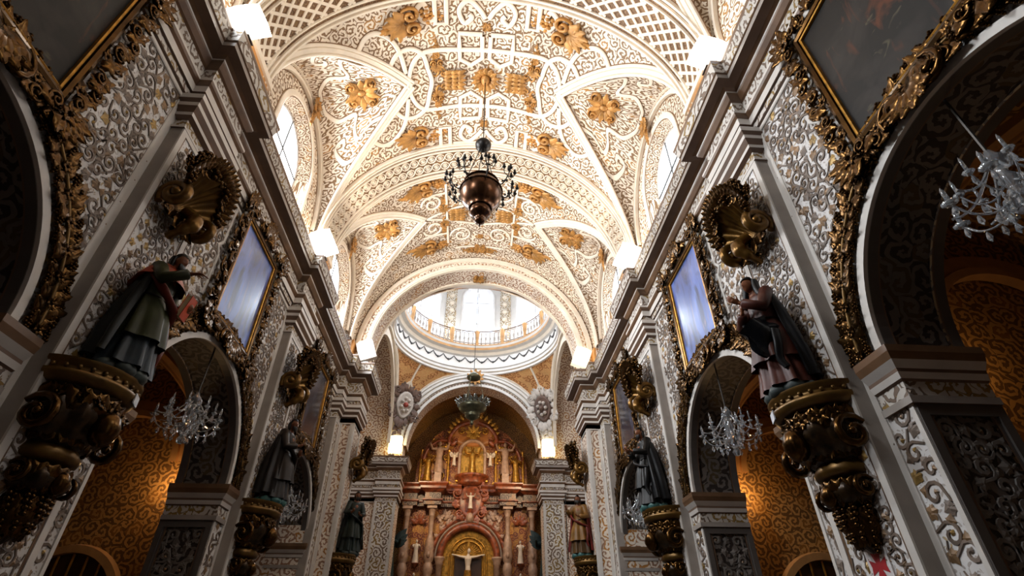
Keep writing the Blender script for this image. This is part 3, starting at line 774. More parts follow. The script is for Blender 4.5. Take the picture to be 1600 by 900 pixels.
# ledge frieze garlands and the balustrade
gl = MB()
for k in range(40):
    a0 = 2 * pi * k / 40; a1 = 2 * pi * (k + 1) / 40
    pts = [(4.15 * cos(a0 + (a1 - a0) * t), CY + 4.15 * sin(a0 + (a1 - a0) * t), 16.05 - 0.28 * sin(pi * t)) for t in [i / 6 for i in range(7)]]
    g = MB(); g.tube(pts, [0.02, 0.03, 0.04, 0.045, 0.04, 0.03, 0.02], 5)
    g.ball(pts[3], 0.07, 6, 4); g.build('garland', [M['lead']], drum, True)
bal = MB()
for zz, rr in ((17.65, 0.035), (17.55, 0.02), (16.85, 0.03)):
    bal.tube([(3.85 * cos(2 * pi * i / 64), CY + 3.85 * sin(2 * pi * i / 64), zz) for i in range(65)], rr, 6, cap=False)
railing = thing('drum_balustrade', 'iron and stucco railing running round the foot of the dome drum', 'railing', (0, CY, 16.7))
bal.v = [(x, y - CY, z - 16.7) for x, y, z in bal.v]
bal.build('rail', [M['taupe']], railing)
bs = MB(); bs.lathe([(0.05, 0.1), (0.03, 0.25), (0.07, 0.45), (0.03, 0.6), (0.04, 0.85)], 6)
bsd = bs.data('baluster', [M['grey']], True)
bk = MB(); bk.lathe([(0.1, 0.0), (0.09, 0.3), (0.12, 0.5), (0.13, 0.75), (0.16, 0.9), (0.1, 1.0), (0.0, 1.1)], 8); bkd = bk.data('newel', [M['ochre2']], True)
for k in range(96):
    a = 2 * pi * k / 96
    link('baluster' if k % 6 else 'newel', bsd if k % 6 else bkd, railing, Matrix.Translation((3.85 * cos(a), 3.85 * sin(a), 0)))

# ------------------------------------------------------------------ chancel
CF = CY + CA                    # plane of the chancel arch
CI, CZ = 3.45, 10.85
ch = MB(); n = 48
def ac3(r, y, i, n=48): return (-r * cos(pi * i / n), y, CZ + r * sin(pi * i / n))
ch.grid([[ac3(CA + 0.1, CF, i), ac3(CI, CF, i)] for i in range(n + 1)], 0, [[(pi * 4 * i / n, 0), (pi * 4 * i / n, 0.8)] for i in range(n + 1)])
ch.grid([[ac3(CI, CF, i), ac3(CI, CF + 1.0, i)] for i in range(n + 1)], 1, [[(pi * 4 * i / n, 0), (pi * 4 * i / n, 1)] for i in range(n + 1)])
charch = structure(ch.build('wall_chancel_arch', [M['cream'], M['pinkpat']]))
mo = MB()
for (r0, r1, p) in ((CA - 0.10, CA + 0.05, 0.12), (CA - 0.30, CA - 0.18, 0.16), (CA - 0.52, CA - 0.38, 0.12), (CI - 0.01, CI + 0.14, 0.08)):
    mo.grid([[ac3(r, CF - q, i) for r, q in ((r1, 0), (r1, p), (r0, p), (r0, -0.02))] for i in range(n + 1)])
mo.build('arch_moulding', [M['drumwhite']], charch)
dt = MB(); dt.box((-0.06, -0.05, -0.04), (0.06, 0.05, 0.04)); dtd = dt.data('dentil', [M['brown']])
for i in range(64):
    a = pi * (i + 0.5) / 64
    link('dentil', dtd, charch, Matrix.Translation((-(CI + 0.18) * cos(a), CF - 0.03, CZ + (CI + 0.18) * sin(a))) @ Matrix.Rotation(-(pi / 2 - a) if False else (pi / 2 - a) * -1, 4, 'Y') )
for s in (-1, 1):
    pr = MB()
    pr.box((s * 3.6, CF, 0), (s * 6.3, CF + 1.0, 11.0), 0)
    pier = structure(pr.build('pier', [M['pinkpat']]))
    path = [(6.2, CF), (4.62, CF), (4.62, CF - 0.18), (3.6, CF - 0.18), (3.6, CF + 1.0)]
    path = path[::-1]
    e = MB(); sweep(e, [(a, b) for a, b in path], [(p, z - 0.15, m) for p, z, m in ENT], -s if False else s)
    # sweep normals face the other way on a reversed path, so use the forward one
    e = MB(); sweep2 = [(6.2, CF), (4.62, CF), (4.62, CF - 0.18), (3.6, CF - 0.18), (3.6, CF + 1.0)]
    q = [(-a, b) for a, b in sweep2][::-1]
    sweep(e, [(-a, b) for a, b in q], [(-p, z - 0.15, m) for p, z, m in ENT], s); e.build('entablature', EM, pier)
    c2 = MB(); sweep(c2, [(-a, b) for a, b in q], [(-p, z - 0.15, m) for p, z, m in CAP], s); c2.build('capital', EM, pier)
    pm = MB()
    pm.box((s * 3.6, CF - 0.18, 0), (s * 4.62, CF + 0.02, 8.02), 1)
    for (x0, x1) in ((3.6, 3.72), (4.5, 4.62)): pm.box((s * x0, CF - 0.18, 0), (s * x1, CF - 0.21, 8.02), 0)
    pm.quad((s * 3.72, CF - 0.186, 0), (s * 4.5, CF - 0.186, 0), (s * 4.5, CF - 0.186, 8.0), (s * 3.72, CF - 0.186, 8.0), 1, [(0, 0), (0.78, 0), (0.78, 8), (0, 8)])
    pm.build('shaft', [M['white'], M['wallpat2']], pier)
RY = 31.6
cc = MB()
cc.grid([[ac3(CI + 0.85, y, i) for y in (CF + 0.9, RY + 1.0)] for i in range(n + 1)], 0, [[(pi * 4 * i / n, y) for y in (CF + 0.9, RY + 1.0)] for i in range(n + 1)])
structure(cc.build('ceiling_chancel', [M['goldpat']], None))
for s in (-1, 1):
    cc = MB(); cc.quad((s * (CI + 0.85), CF + 0.9, 0), (s * (CI + 0.85), RY + 1.0, 0), (s * (CI + 0.85), RY + 1.0, CZ), (s * (CI + 0.85), CF + 0.9, CZ), 0, [(0, 0), (4, 0), (4, 11), (0, 11)])
    structure(cc.build('wall_chancel_' + ('left' if s < 0 else 'right'), [M['goldpat']]))
cc = MB()
cc.quad((-6, RY + 1.0, 0), (6, RY + 1.0, 0), (6, RY + 1.0, 16), (-6, RY + 1.0, 16), 0, [(0, 0), (12, 0), (12, 16), (0, 16)])
structure(cc.build('wall_chancel', [M['goldpat']], None))

# ================================================================== ORNAMENT LIBRARY
def put(mb, src, Mx, mi=None):
    b = len(mb.v); mb.v.extend([tuple(Mx @ Vector(p)) for p in src.v])
    mb.f.extend([tuple(b + i for i in f) for f in src.f]); mb.m.extend(src.m if mi is None else [mi] * len(src.f)); mb.uv.extend(src.uv)
    return mb
def T(x, y, z): return Matrix.Translation((x, y, z))
def RX(a): return Matrix.Rotation(a, 4, 'X')
def RY_(a): return Matrix.Rotation(a, 4, 'Y')
def RZ(a): return Matrix.Rotation(a, 4, 'Z')
def S(x, y=None, z=None): return Matrix.Diagonal((x, y if y is not None else x, z if z is not None else x, 1))

def leaf_mb(curl=0.35, lobes=2.5):
    """acanthus leaf along +Y, face +Z, length 1"""
    m = MB(); rows = []
    for i in range(8):
        u = i / 7; w = 0.30 * sin(pi * min(1, u ** 0.75 * 0.98 + 0.02)) * (1 + 0.28 * sin(2 * pi * lobes * u)) + 0.012
        z = 0.10 + 0.16 * sin(pi * u) + curl * max(0, u - 0.55) ** 1.4 * 2
        y = u - 0.25 * max(0, u - 0.7) ** 1.2
        rows.append([(-w, y, z - 0.10 - 0.05 * sin(6 * pi * u)), (-w * 0.45, y, z - 0.01), (0, y, z - 0.055), (w * 0.45, y, z - 0.01), (w, y, z - 0.10 - 0.05 * sin(6 * pi * u))])
    m.grid(rows); return m
def scroll_mb(turns=1.4, r0=0.5, thick=0.12, n=18, k=6):
    """C-scroll in the XY plane, opening along +Y, ends in a spiral at the origin"""
    m = MB(); pts = []; rad = []
    for i in range(n + 1):
        t = i / n; a = 2 * pi * turns * (1 - t) ** 1.0; r = r0 * (0.12 + 0.88 * (1 - t) ** 0.9)
        pts.append((r * cos(a), r * sin(a), 0.03 + 0.10 * t)); rad.append(thick * (0.35 + 0.65 * sin(pi * min(1, 0.15 + 0.8 * t))))
    m.tube(pts, rad, k, flat=1.0); m.ball((pts[-1][0], pts[-1][1], 0.12), thick * 1.1, 6, 4)
    return m
def grapes_mb():
    m = MB()
    for (x, y, z) in ((0, 0, 0.1), (0.13, 0.02, 0.07), (-0.13, 0.02, 0.07), (0.07, -0.14, 0.1), (-0.07, -0.14, 0.1), (0.14, 0.17, 0.06), (-0.14, 0.17, 0.06), (0, 0.16, 0.1), (0, -0.28, 0.07), (0.02, 0.3, 0.05)):
        m.ball((x, y, z), 0.085, 6, 4)
    return m
def face_mb():
    """small carved head facing +Z, up +Y"""
    m = MB(); rows = []
    for i in range(11):
        v = pi * i / 10
        row = []
        for k in range(14):
            a = 2 * pi * k / 14
            x = 0.36 * sin(v) * cos(a); y = 0.48 * cos(v); z = 0.36 * sin(v) * sin(a)
            if z > 0:
                z += 0.14 * math.exp(-((x / 0.07) ** 2 + ((y + 0.02) / 0.12) ** 2))          # nose
                z -= 0.07 * (math.exp(-(((x - 0.14) / 0.08) ** 2 + ((y - 0.09) / 0.06) ** 2)) + math.exp(-(((x + 0.14) / 0.08) ** 2 + ((y - 0.09) / 0.06) ** 2)))
                z -= 0.05 * math.exp(-((x / 0.11) ** 2 + ((y + 0.2) / 0.035) ** 2))          # mouth
            row.append((x, y, z))
        rows.append(row)
    m.grid(rows, close=True); return m
LEAF, LEAF2, SCROLL, GRAPES, FACE = leaf_mb(), leaf_mb(0.15, 3.5), scroll_mb(), grapes_mb(), face_mb()
def flower_mb(n=6):
    m = MB()
    for k in range(n): put(m, LEAF, RZ(2 * pi * k / n) @ S(0.5, 0.5, 0.6))
    m.ball((0, 0, 0.1), 0.12, 6, 4); return m
FLOWER = flower_mb()
def cl_garland():
    """long gilded cluster along +X: shell head, leaves, grapes, curled tail"""
    m = MB()
    for k, a in enumerate((-70, -42, -14, 14, 42, 70)): put(m, LEAF, T(-0.12, 0, 0.02) @ RZ(radians(90 + a)) @ S(0.36, 0.42, 0.5))
    put(m, SCROLL, T(0.02, 0.16, 0.02) @ S(0.34, 0.34, 0.8)); put(m, SCROLL, T(0.02, -0.16, 0.02) @ S(0.34, -0.34, 0.8))
    for k in range(4): put(m, GRAPES, T(0.32 + 0.19 * k, 0.05 * (-1) ** k, 0) @ RZ(k) @ S(0.62 - 0.06 * k))
    for k in range(6): put(m, LEAF, T(0.25 + 0.17 * k, 0, 0.0) @ RZ(radians(-90 + (40 if k % 2 else -40))) @ S(0.32 - 0.02 * k))
    put(m, LEAF, T(1.0, 0, 0) @ RZ(radians(-90)) @ S(0.2, 0.5, 0.3))
    m.tube([(-0.3, 0, 0.05), (-0.55, -0.08, 0.06), (-0.72, 0.05, 0.05), (-0.66, 0.2, 0.05)], [0.09, 0.07, 0.06, 0.03], 6)
    return m
def cl_cartouche():
    m = MB(); put(m, FACE, S(0.3))
    for k in range(10): put(m, LEAF, RZ(2 * pi * k / 10 + 0.3) @ T(0, 0.1, 0) @ S(0.34, 0.42 + 0.08 * (k % 2), 0.5))
    for sx in (-1, 1):
        put(m, SCROLL, T(sx * 0.3, 0.28, 0) @ S(sx * 0.36, 0.36, 0.9)); put(m, SCROLL, T(sx * 0.26, -0.3, 0) @ S(sx * 0.3, -0.3, 0.9))
    return m
def cl_medallion():
    m = MB(); put(m, FACE, T(0, 0, 0.08) @ S(0.42))
    m.lathe([(0.3, 0.1), (0.34, 0.14), (0.38, 0.1), (0.4, 0.0)], 20)
    for k in range(14): put(m, LEAF, RZ(2 * pi * k / 14) @ T(0, 0.16, 0.02) @ S(0.28, 0.36, 0.5))
    return m
def cl_wing():
    """side panel of stacked feathers along +X"""
    m = MB()
    for r in range(3):
        for k in range(5): put(m, LEAF2, T(-0.3 + 0.22 * r, -0.24 + 0.12 * k, 0.02 * r) @ RZ(radians(-90 + (k - 2) * 10)) @ S(0.26, 0.36, 0.5))
    put(m, SCROLL, T(-0.3, 0.26, 0) @ S(0.3)); put(m, SCROLL, T(-0.3, -0.26, 0) @ S(0.3, -0.3, 0.3))
    return m
def cl_boss():
    m = MB(); put(m, FACE, T(0, 0.05, 0.1) @ S(0.4))
    for k in range(9): put(m, LEAF, T(0, 0, 0) @ RZ(2 * pi * k / 9) @ S(0.36, 0.45, 0.6))
    for k in range(4): put(m, GRAPES, T(0, -0.35 - 0.18 * k, 0.02) @ S(0.6 - 0.08 * k))
    return m
D = {}
for _n, _f in (('gilded_garland', cl_garland), ('gilded_cartouche', cl_cartouche), ('gilded_medallion', cl_medallion), ('gilded_wing', cl_wing), ('gilded_boss', cl_boss)):
    D[_n] = _f().data(_n, [M['stuccogold']], True)
D['leaf_gilt'] = leaf_mb().data('leaf', [M['gilt']], True)
D['leaf_giltb'] = leaf_mb().data('leaf', [M['giltb']], True)
D['scroll_gilt'] = scroll_mb().data('scroll', [M['gilt']], True)
D['grapes_gilt'] = grapes_mb().data('grapes', [M['gilt']], True)
D['flower_gilt'] = flower_mb().data('flower', [M['gilt']], True)
D['face_gilt'] = face_mb().data('mask', [M['gilt']], True)

# ------------------------------------------------------------------ strapwork and gilding of the vault
def spiral2(cx, cy, r, turns, a0, sg=1, n=22):
    return [(cx + r * (1 - 0.88 * i / n) * cos(a0 + sg * 2 * pi * turns * i / n), cy + r * (1 - 0.88 * i / n) * sin(a0 + sg * 2 * pi * turns * i / n)) for i in range(n + 1)]
def on_vault(name, sx, y, rot=0.0, sc=1.0, flip=1):
    ph = sx / VR; z = Vector((-sin(ph), 0, -cos(ph))); y_ = Vector((0, 1, 0)); x = y_.cross(z)
    a_, b_ = sc if isinstance(sc, tuple) else (sc, sc)
    Mx = frame(vp(ph, y, 0.0), x, y_, z) @ RZ(rot) @ S(a_, b_ * flip, b_)
    return link(name, D[name], ceiling, Mx)
DESA = [[(-0.12, -1.34), (-0.75, -1.37), (-0.75, -1.0), (-0.74, -0.62), (-0.42, -0.44), (-0.1, -0.66), (-0.12, -1.3)],
        [(0, -0.9), (-0.7, -0.9), (-1.6, -0.93), (-1.98, -0.78), (-2.2, -0.42), (-2.27, 0), (-2.2, 0.42), (-1.98, 0.78), (-1.6, 0.93), (-0.7, 0.9), (0, 0.9)],
        [(-2.75, -0.75), (-2.52, -1.0), (-2.14, -1.08), (-1.8, -0.85), (-1.67, -0.4), (-1.58, 0.0), (-1.67, 0.4), (-1.8, 0.85), (-2.14, 1.08), (-2.52, 1.0), (-2.75, 0.75)],
        [(-3.62, -1.42), (-3.36, -1.67), (-3.03, -1.70), (-2.65, -1.43), (-2.43, -0.97), (-2.33, -0.4)],
        [(-1.4, -2.3), (-1.4, -1.66), (-1.09, -1.66), (-1.09, -2.3)],
        [(-1.44, -1.78), (-1.62, -1.74), (-1.77, -1.81), (-1.88, -2.07), (-1.7, -2.21), (-1.6, -2.0), (-1.7, -1.97)],
        [(-0.05, -1.78), (-0.2, -2.0), (-0.5, -2.24), (-0.75, -1.99), (-0.62, -1.65), (-0.41, -1.78), (-0.49, -1.89)]]
HARD = (0, 4)
def mirror(p, mx, my): return [((-x if mx else x), (-y if my else y)) for x, y in p]
def sev(c, hb, s, q, w, h=0.0):
    """point on a lunette severy: q -1..1 along the groin, w 0..1 towards the wall"""
    t = abs(q); e = 1 if q > 0 else -1
    ph = A0 + (pi / 2 - A0) * t; a = Vector(vp(s * ph, c + e * groin(ph, hb))); u = pi / 2 * (1 - t)
    b = Vector((s * WX, c + e * (hb - 0.1) * cos(u), 11.3 + 2.55 * sin(u)))
    p = a.lerp(b, w); p.z += 0.12 * sin(pi * w) * sin(u) - h
    return tuple(p)
for bi, (c, hb) in enumerate(VB):
    k = hb / 2.4
    sm = MB()
    if bi < 2:
        for di, d in enumerate(DESA):
            for mx in (0, 1):
                for my in (0, 1):
                    if di in (1, 2) and my: continue
                    pts = mirror(d, mx, my)
                    if di not in HARD: pts = smoothpath(pts, 5)
                    strap(sm, [(p[0], c + p[1] * k) for p in pts], vs, 0.125, 0.055)
    else:
        for mx in (1, -1):
            L_ = [[(mx * -2.1, 0), (mx * -0.6, -0.42), (0, -0.5)], [(mx * -2.1, 0), (mx * -0.6, 0.5), (0, 0.62)], [(mx * -1.3, -1.6), (mx * -1.3, 1.6)], [(mx * -2.3, -1.15), (mx * -1.3, -1.15)], [(mx * -2.3, 1.0), (mx * -1.3, 1.0)]]
            for p in L_: strap(sm, [(x, c + y) for x, y in smoothpath(p, 4)], vs, 0.09, 0.05)
            for (x, y, r_, sg) in ((-1.85, -0.72, 0.42, 1), (-1.85, 0.58, 0.42, -1), (-0.75, 1.2, 0.45, 1), (-0.7, -1.15, 0.5, -1)):
                strap(sm, [(mx * q[0], c + q[1]) for q in spiral2(x, y, r_, 1.6, pi, sg)], vs, 0.08, 0.05)
    # border inside each band
    for e in (-1, 1): strap(sm, [(-1.0 + 2.0 * i / 10, c + e * (hb - 0.12)) for i in range(11)], vs, 0.07, 0.05)
    # scrolls in the lunettes
    for s in (-1, 1):
        for e in (-1, 1):
            f = lambda u, v, h, c=c, hb=hb, s=s: sev(c, hb, s, max(-0.99, min(0.99, u)), max(0.02, min(0.98, v)), h)
            a = smoothpath([(e * 0.42, 0.10), (e * 0.46, 0.3), (e * 0.42, 0.55), (e * 0.36, 0.66), (e * 0.31, 0.55), (e * 0.35, 0.48)], 5)
            strap(sm, a, f, 0.034, 0.05, outline=0.007)
            a = smoothpath([(e * 0.16, 0.04), (e * 0.20, 0.2), (e * 0.30, 0.28), (e * 0.24, 0.42), (e * 0.14, 0.5), (e * 0.17, 0.7), (e * 0.10, 0.86), (e * 0.02, 0.9)], 5)
            strap(sm, a, f, 0.03, 0.05, outline=0.006)
    sm.build('strapwork', [M['cream'], M['outline']], ceiling)
    # gilding
    on_vault('gilded_medallion', 0, c, 0, 0.85)
    for s in (-1, 1):
        on_vault('gilded_wing', s * 0.98, c, 0 if s > 0 else pi, 0.85)
        for e in (-1, 1):
            on_vault('gilded_garland', s * 2.1, c + e * 1.82 * k, (0 if s > 0 else pi) + e * s * 0.10, (1.5, 1.1), e * s)
            on_vault('gilded_garland', s * 1.42, c + e * 0.55 * k, pi / 2 * e, 0.55)
        ca_ = Vector(sev(c, hb, s, 0.001, 0.52)); up = (Vector(sev(c, hb, s, 0.001, 0.2)) - ca_).normalized()
        xa = Vector((0, 1, 0)); za = xa.cross(up) if s < 0 else up.cross(xa) * -1
        za = xa.cross(up); za = za if za.z < 0 else -za
        link('gilded_cartouche', D['gilded_cartouche'], ceiling, frame(ca_, up.cross(za), up, za, 0.92))
        # boss on the wall arch crown with hanging grapes
        link('gilded_boss', D['gilded_boss'], ceiling, frame((s * (WX - 0.12), c, 13.72), (0, -s, 0), (0, 0, 1), (-s, 0, 0), 0.72))
    for e in (-1, 1):
        on_vault('gilded_cartouche', 0, c + e * 1.55 * k, 0, 0.26)
# gilded cartouche over the crossing arch, keystone
on_vault('gilded_cartouche', 0, 16.55, 0, 0.55); 
for s in (-1, 1): on_vault('gilded_garland', s * 0.35, 16.6, 0 if s > 0 else pi, 0.5)
link('gilded_cartouche', D['gilded_cartouche'], crarch, frame((0, 17.9, VZ + NR - 0.05), (1, 0, 0), (0, 1, 0), (0, 0, -1), 0.5))

# ------------------------------------------------------------------ painted relief scrollwork of the near walls: curls and leaves standing proud of the white ground
M['tendril'] = plain('taupe_tendril', '#7b6c60', 0.55, var=0.2, scale=5)
M['tendril_dark'] = plain('dark_tendril', '#665649', 0.55, var=0.2, scale=5)
M['leafbrown'] = plain('brown_gilt_leaf', '#86694a', 0.45, 0.2, var=0.3, scale=4)
M['leafgold'] = plain('gold_leaf_paint', '#a5854a', 0.4, 0.3, var=0.3, scale=4)
def scrollwork(name, fn, box, ok, d, parent, mats, seed, thin=1.0):
    rr = random.Random(seed); m = MB(); u0, u1, v0, v1 = box
    nv = max(1, int((v1 - v0) / (d * 0.87))); nu = max(1, int((u1 - u0) / d))
    du, dv = (u1 - u0) / nu, (v1 - v0) / nv
    def ribbon(pts, ws, mi):
        rows = []
        for i, p in enumerate(pts):
            a, b = pts[max(0, i - 1)], pts[min(len(pts) - 1, i + 1)]
            tx, ty = b[0] - a[0], b[1] - a[1]; L = hypot(tx, ty) or 1; nx, ny = -ty / L, tx / L; w = ws[i]
            rows.append([fn(p[0] + nx * w * k, p[1] + ny * w * k, h) for k, h in ((-0.55, 0.0), (-0.4, 0.012), (0.4, 0.012), (0.55, 0.0))])
        m.grid(rows, mi)
    def leafblob(u, v, a, sc, mi):
        n = 15; pts = []
        for k in range(n):
            t = 2 * pi * k / n; r = sc * 1.15 * (0.60 + 0.40 * cos(t)) * (1 + 0.26 * cos(5 * t)) + sc * 0.1
            pts.append((u + r * cos(t + a), v + r * sin(t + a)))
        vs_ = [fn(u + sc * 0.35 * cos(a), v + sc * 0.35 * sin(a), 0.022)] + [fn(x, y, 0.004) for x, y in pts]
        m.add(vs_, [(0, i + 1, (i + 1) % n + 1) for i in range(n)], mi)
    for j in range(nv):
        for i in range(nu):
            u = u0 + (i + 0.5 + (0.25 if j % 2 else -0.25)) * du + rr.uniform(-0.12, 0.12) * d; v = v0 + (j + 0.5) * dv + rr.uniform(-0.12, 0.12) * d
            if not ok(u, v): continue
            a = rr.uniform(0, 2 * pi); sg = rr.choice((-1, 1)); x = rr.random()
            if x < 0.66:
                n = 13; tr = rr.uniform(1.05, 1.5); R0 = d * rr.uniform(0.48, 0.62)
                pts = [(u + R0 * (1 - 0.84 * k / n) * cos(a + sg * 2 * pi * tr * k / n), v + R0 * (1 - 0.84 * k / n) * sin(a + sg * 2 * pi * tr * k / n)) for k in range(n + 1)]
                # tail leading away from the curl
                t0 = (pts[0][0] - pts[1][0], pts[0][1] - pts[1][1])
                pts = [(pts[0][0] + t0[0] * 1.4, pts[0][1] + t0[1] * 1.4)] + pts
                ws = [d * 0.16 * thin * (0.45 + 0.75 * sin(pi * min(1, 0.1 + 0.85 * k / (n + 1)))) for k in range(n + 2)]
                ribbon(pts, ws, rr.choice((0, 0, 1)))
                leafblob(pts[-1][0], pts[-1][1], a, d * 0.15, rr.choice((0, 2, 3)))
                for q in (3, 6):
                    if rr.random() < 0.75: leafblob(pts[q][0], pts[q][1], atan2(pts[q][1] - v, pts[q][0] - u), d * 0.27, rr.choice((0, 1, 2)))
            else:
                mi = rr.choice((2, 2, 3, 0))
                for q in (-0.9, 0, 0.9): leafblob(u - 0.12 * d * cos(a), v - 0.12 * d * sin(a), a + q, d * (0.36 if q == 0 else 0.27), mi)
                ribbon([(u, v), (u - 0.3 * d * cos(a), v - 0.3 * d * sin(a)), (u - 0.62 * d * cos(a + 0.5), v - 0.62 * d * sin(a + 0.5))], [d * 0.1, d * 0.09, d * 0.05], 0)
    o = m.build(name, mats, parent)
    return stuff(o)
SM4 = [M['tendril'], M['tendril_dark'], M['leafbrown'], M['leafgold']]
for s in (-1, 1):
    fnw = lambda u, v, h, s=s: (s * (WX - 0.002 - h), u, v)
    for bi, c in enumerate(BAYS):
        def okf(u, v, c=c):
            if hypot(u - c, v - AZ) < AR + 0.18 and v > AZ: return False
            if abs(u - c) < AR + 0.1 and v <= AZ: return False
            if abs(u - c) < 0.85 and 6.6 < v: return False
            return True
        scrollwork('scrollwork', fnw, (c - 2.28, c + 2.28, 0.6, 8.75), okf, 0.215, WALLS[s], SM4, 11 + bi + (50 if s > 0 else 0))
    fnp = lambda u, v, h, s=s: (s * (PX - 0.006 - h), u, v)
    for k, c in enumerate(PIERS[1:3]):
        scrollwork('scrollwork', fnp, (c - PA + 0.16, c + PB - 0.16, 0.5, 8.02), lambda u, v: True, 0.165, PILS[(s, k)], SM4, 90 + k + (50 if s > 0 else 0))
    # jamb panels that face the camera
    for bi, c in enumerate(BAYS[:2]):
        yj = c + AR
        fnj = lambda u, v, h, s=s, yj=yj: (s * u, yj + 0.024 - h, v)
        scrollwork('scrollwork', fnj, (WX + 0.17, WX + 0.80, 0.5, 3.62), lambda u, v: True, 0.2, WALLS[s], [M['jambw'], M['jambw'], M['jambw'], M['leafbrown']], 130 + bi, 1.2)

# ================================================================== LIGHT FITTINGS
M['lampglow'] = emit('floodlight_diffuser', '#fff4e2', 9)
M['lampoff'] = plain('unlit_diffuser', '#d9d2c6', 0.4, var=0.03)
M['metalgrey'] = plain('grey_metal', '#8d8a86', 0.4, 0.6)
def floodlight(label, loc, s, lit=True, sc=1.0, yaw=0.0, tilt=27, mat=None, beam=0):
    t = thing('floodlight', label, 'floodlight', loc, (0, 0, yaw), 'white floodlights standing on the cornices')
    body = MB(); W2, Hh, Dp = 0.30 * sc, 0.74 * sc, 0.22 * sc
    Mx = RY_(radians(tilt * s))
    # curved white diffuser box
    n = 8; ring_ = [(-W2, 0.0), (W2, 0.0), (W2, Hh)] + [(W2 - 2 * W2 * i / n, Hh + 0.06 * sc * sin(pi * i / n)) for i in range(1, n)] + [(-W2, Hh)]
    fr_ = [(x, -Dp / 2, z) for x, z in ring_]; bk_ = [(x, Dp / 2, z) for x, z in ring_]
    body.add(fr_ + bk_, [tuple(range(len(ring_)))[::-1], tuple(range(len(ring_), 2 * len(ring_)))] + [(i, (i + 1) % len(ring_), len(ring_) + (i + 1) % len(ring_), len(ring_) + i) for i in range(len(ring_))])
    body.xf(Mx); body.build('diffuser', [mat or (M['lampglow'] if lit else M['lampoff'])], t)
    br = MB(); br.tube([(0.1 * s, 0.05, -0.1), (0.06 * s, 0.05, 0.1)], 0.03, 6); br.tube([(0.22 * s, 0.05, -0.1), (0.18 * s, 0.05, 0.12)], 0.03, 6); br.box((0.0 * s, -0.05, -0.12), (0.3 * s, 0.16, -0.09))
    br.build('bracket', [M['metalgrey']], t)
    if beam:        # the lamp's own light, thrown up at the vault
        d = bpy.data.lights.new('floodlight_beam', 'SPOT'); d.energy = beam; d.color = (1.0, 0.86, 0.70) if s > 0 else (1.0, 0.90, 0.78); d.spot_size = radians(150); d.spot_blend = 0.5; d.shadow_soft_size = 0.25
        o = bpy.data.objects.new('floodlight_beam', d); COL.objects.link(o); o.parent = t; o.location = (-s * 0.6, 0, 0.9)
        o.rotation_euler = Vector((-s * 1.1, 0.2, 1.0)).to_track_quat('-Z', 'Y').to_euler()
    return t
BEAM = 300
for s, sd in ((-1, 'left'), (1, 'right')):
    floodlight('blazing white floodlight on the %s cornice nearest the camera' % sd, (s * 3.99, 4.98, 10.42), s, beam=110)
    floodlight('blazing white floodlight on the %s cornice below the rosette band' % sd, (s * 3.99, 10.93, 10.42), s, beam=BEAM)
    floodlight('%s white floodlight box on the %s cornice end beside the crossing arch' % (('unlit', 'lit cream')[s > 0], sd), (s * 3.82, 17.0, 10.5), s, s > 0, 1.0, 0, 20, None if s < 0 else emit('soft_diffuser', '#ffe9b8', 1.2), beam=0 if s < 0 else 120)
    floodlight('yellowish white floodlight on the %s chancel pier above the altarpiece' % sd, (s * 3.95, 26.7, 10.35), s, True, 1.1, 0, 0, emit('altar_diffuser', '#ffe7a8', 4))
    # the beam of the chancel floodlight, turned to the altarpiece
    d = bpy.data.lights.new('altar_beam', 'SPOT'); d.energy = 620; d.color = (1.0, 0.74, 0.45); d.spot_size = radians(105); d.spot_blend = 0.6; d.shadow_soft_size = 0.3
    o = bpy.data.objects.new('altar_beam', d); COL.objects.link(o); o.location = (s * 3.2, 27.0, 10.9)
    o.rotation_euler = (Vector((-s * 0.8, 31.0, 9.0)) - Vector(o.location)).to_track_quat('-Z', 'Y').to_euler()

# ------------------------------------------------------------------ big bronze lamp
M['bronze'] = plain('dark_bronze', '#4a2f1c', 0.25, 0.85, var=0.3, scale=4)
M['blackmetal'] = plain('black_iron', '#14110f', 0.4, 0.5)
M['candle'] = plain('candle_wax', '#2b2622', 0.5)
LY = 8.83
lamp = thing('hanging_lamp', 'big dark bronze bowl lamp with candle branches hanging from the vault', 'lamp', (0.03, LY, 9.72))
b = MB(); b.lathe([(0.0, 0.0), (0.015, 0.0), (0.02, 0.06), (0.05, 0.09), (0.11, 0.13), (0.13, 0.2), (0.10, 0.26), (0.14, 0.3), (0.23, 0.36), (0.26, 0.44), (0.23, 0.52), (0.26, 0.56), (0.24, 0.6), (0.34, 0.68), (0.45, 0.82), (0.5, 0.98), (0.505, 1.12), (0.47, 1.26), (0.4, 1.36), (0.42, 1.4), (0.40, 1.44), (0.30, 1.42), (0.28, 1.3)], 32)
b.build('bowl', [M['bronze']], lamp, True)
for z, r in ((1.14, 0.515), (0.56, 0.265), (1.4, 0.425)):
    q = MB(); q.tube([(r * cos(2 * pi * i / 32), r * sin(2 * pi * i / 32), z) for i in range(33)], 0.018, 6, cap=False); q.build('band', [M['bronze']], lamp, True)
q = MB(); q.lathe([(0.0, 2.68), (0.1, 2.7), (0.2, 2.8), (0.21, 2.9), (0.15, 3.0), (0.05, 3.05), (0.03, 3.12), (0.0, 3.14)], 20); q.build('top_knob', [M['blackmetal']], lamp, True)
for k in range(4):
    a = 2 * pi * k / 4 + 0.4
    q = MB(); q.tube([(0.4 * cos(a), 0.4 * sin(a), 1.4), (0.22 * cos(a), 0.22 * sin(a), 2.1), (0.06 * cos(a), 0.06 * sin(a), 2.75)], 0.012, 5); q.build('chain', [M['blackmetal']], lamp)
q = MB(); q.tube([(0, 0, 3.1), (-0.03, 0, 5.87)], 0.014, 6); q.build('rod', [M['blackmetal']], lamp)
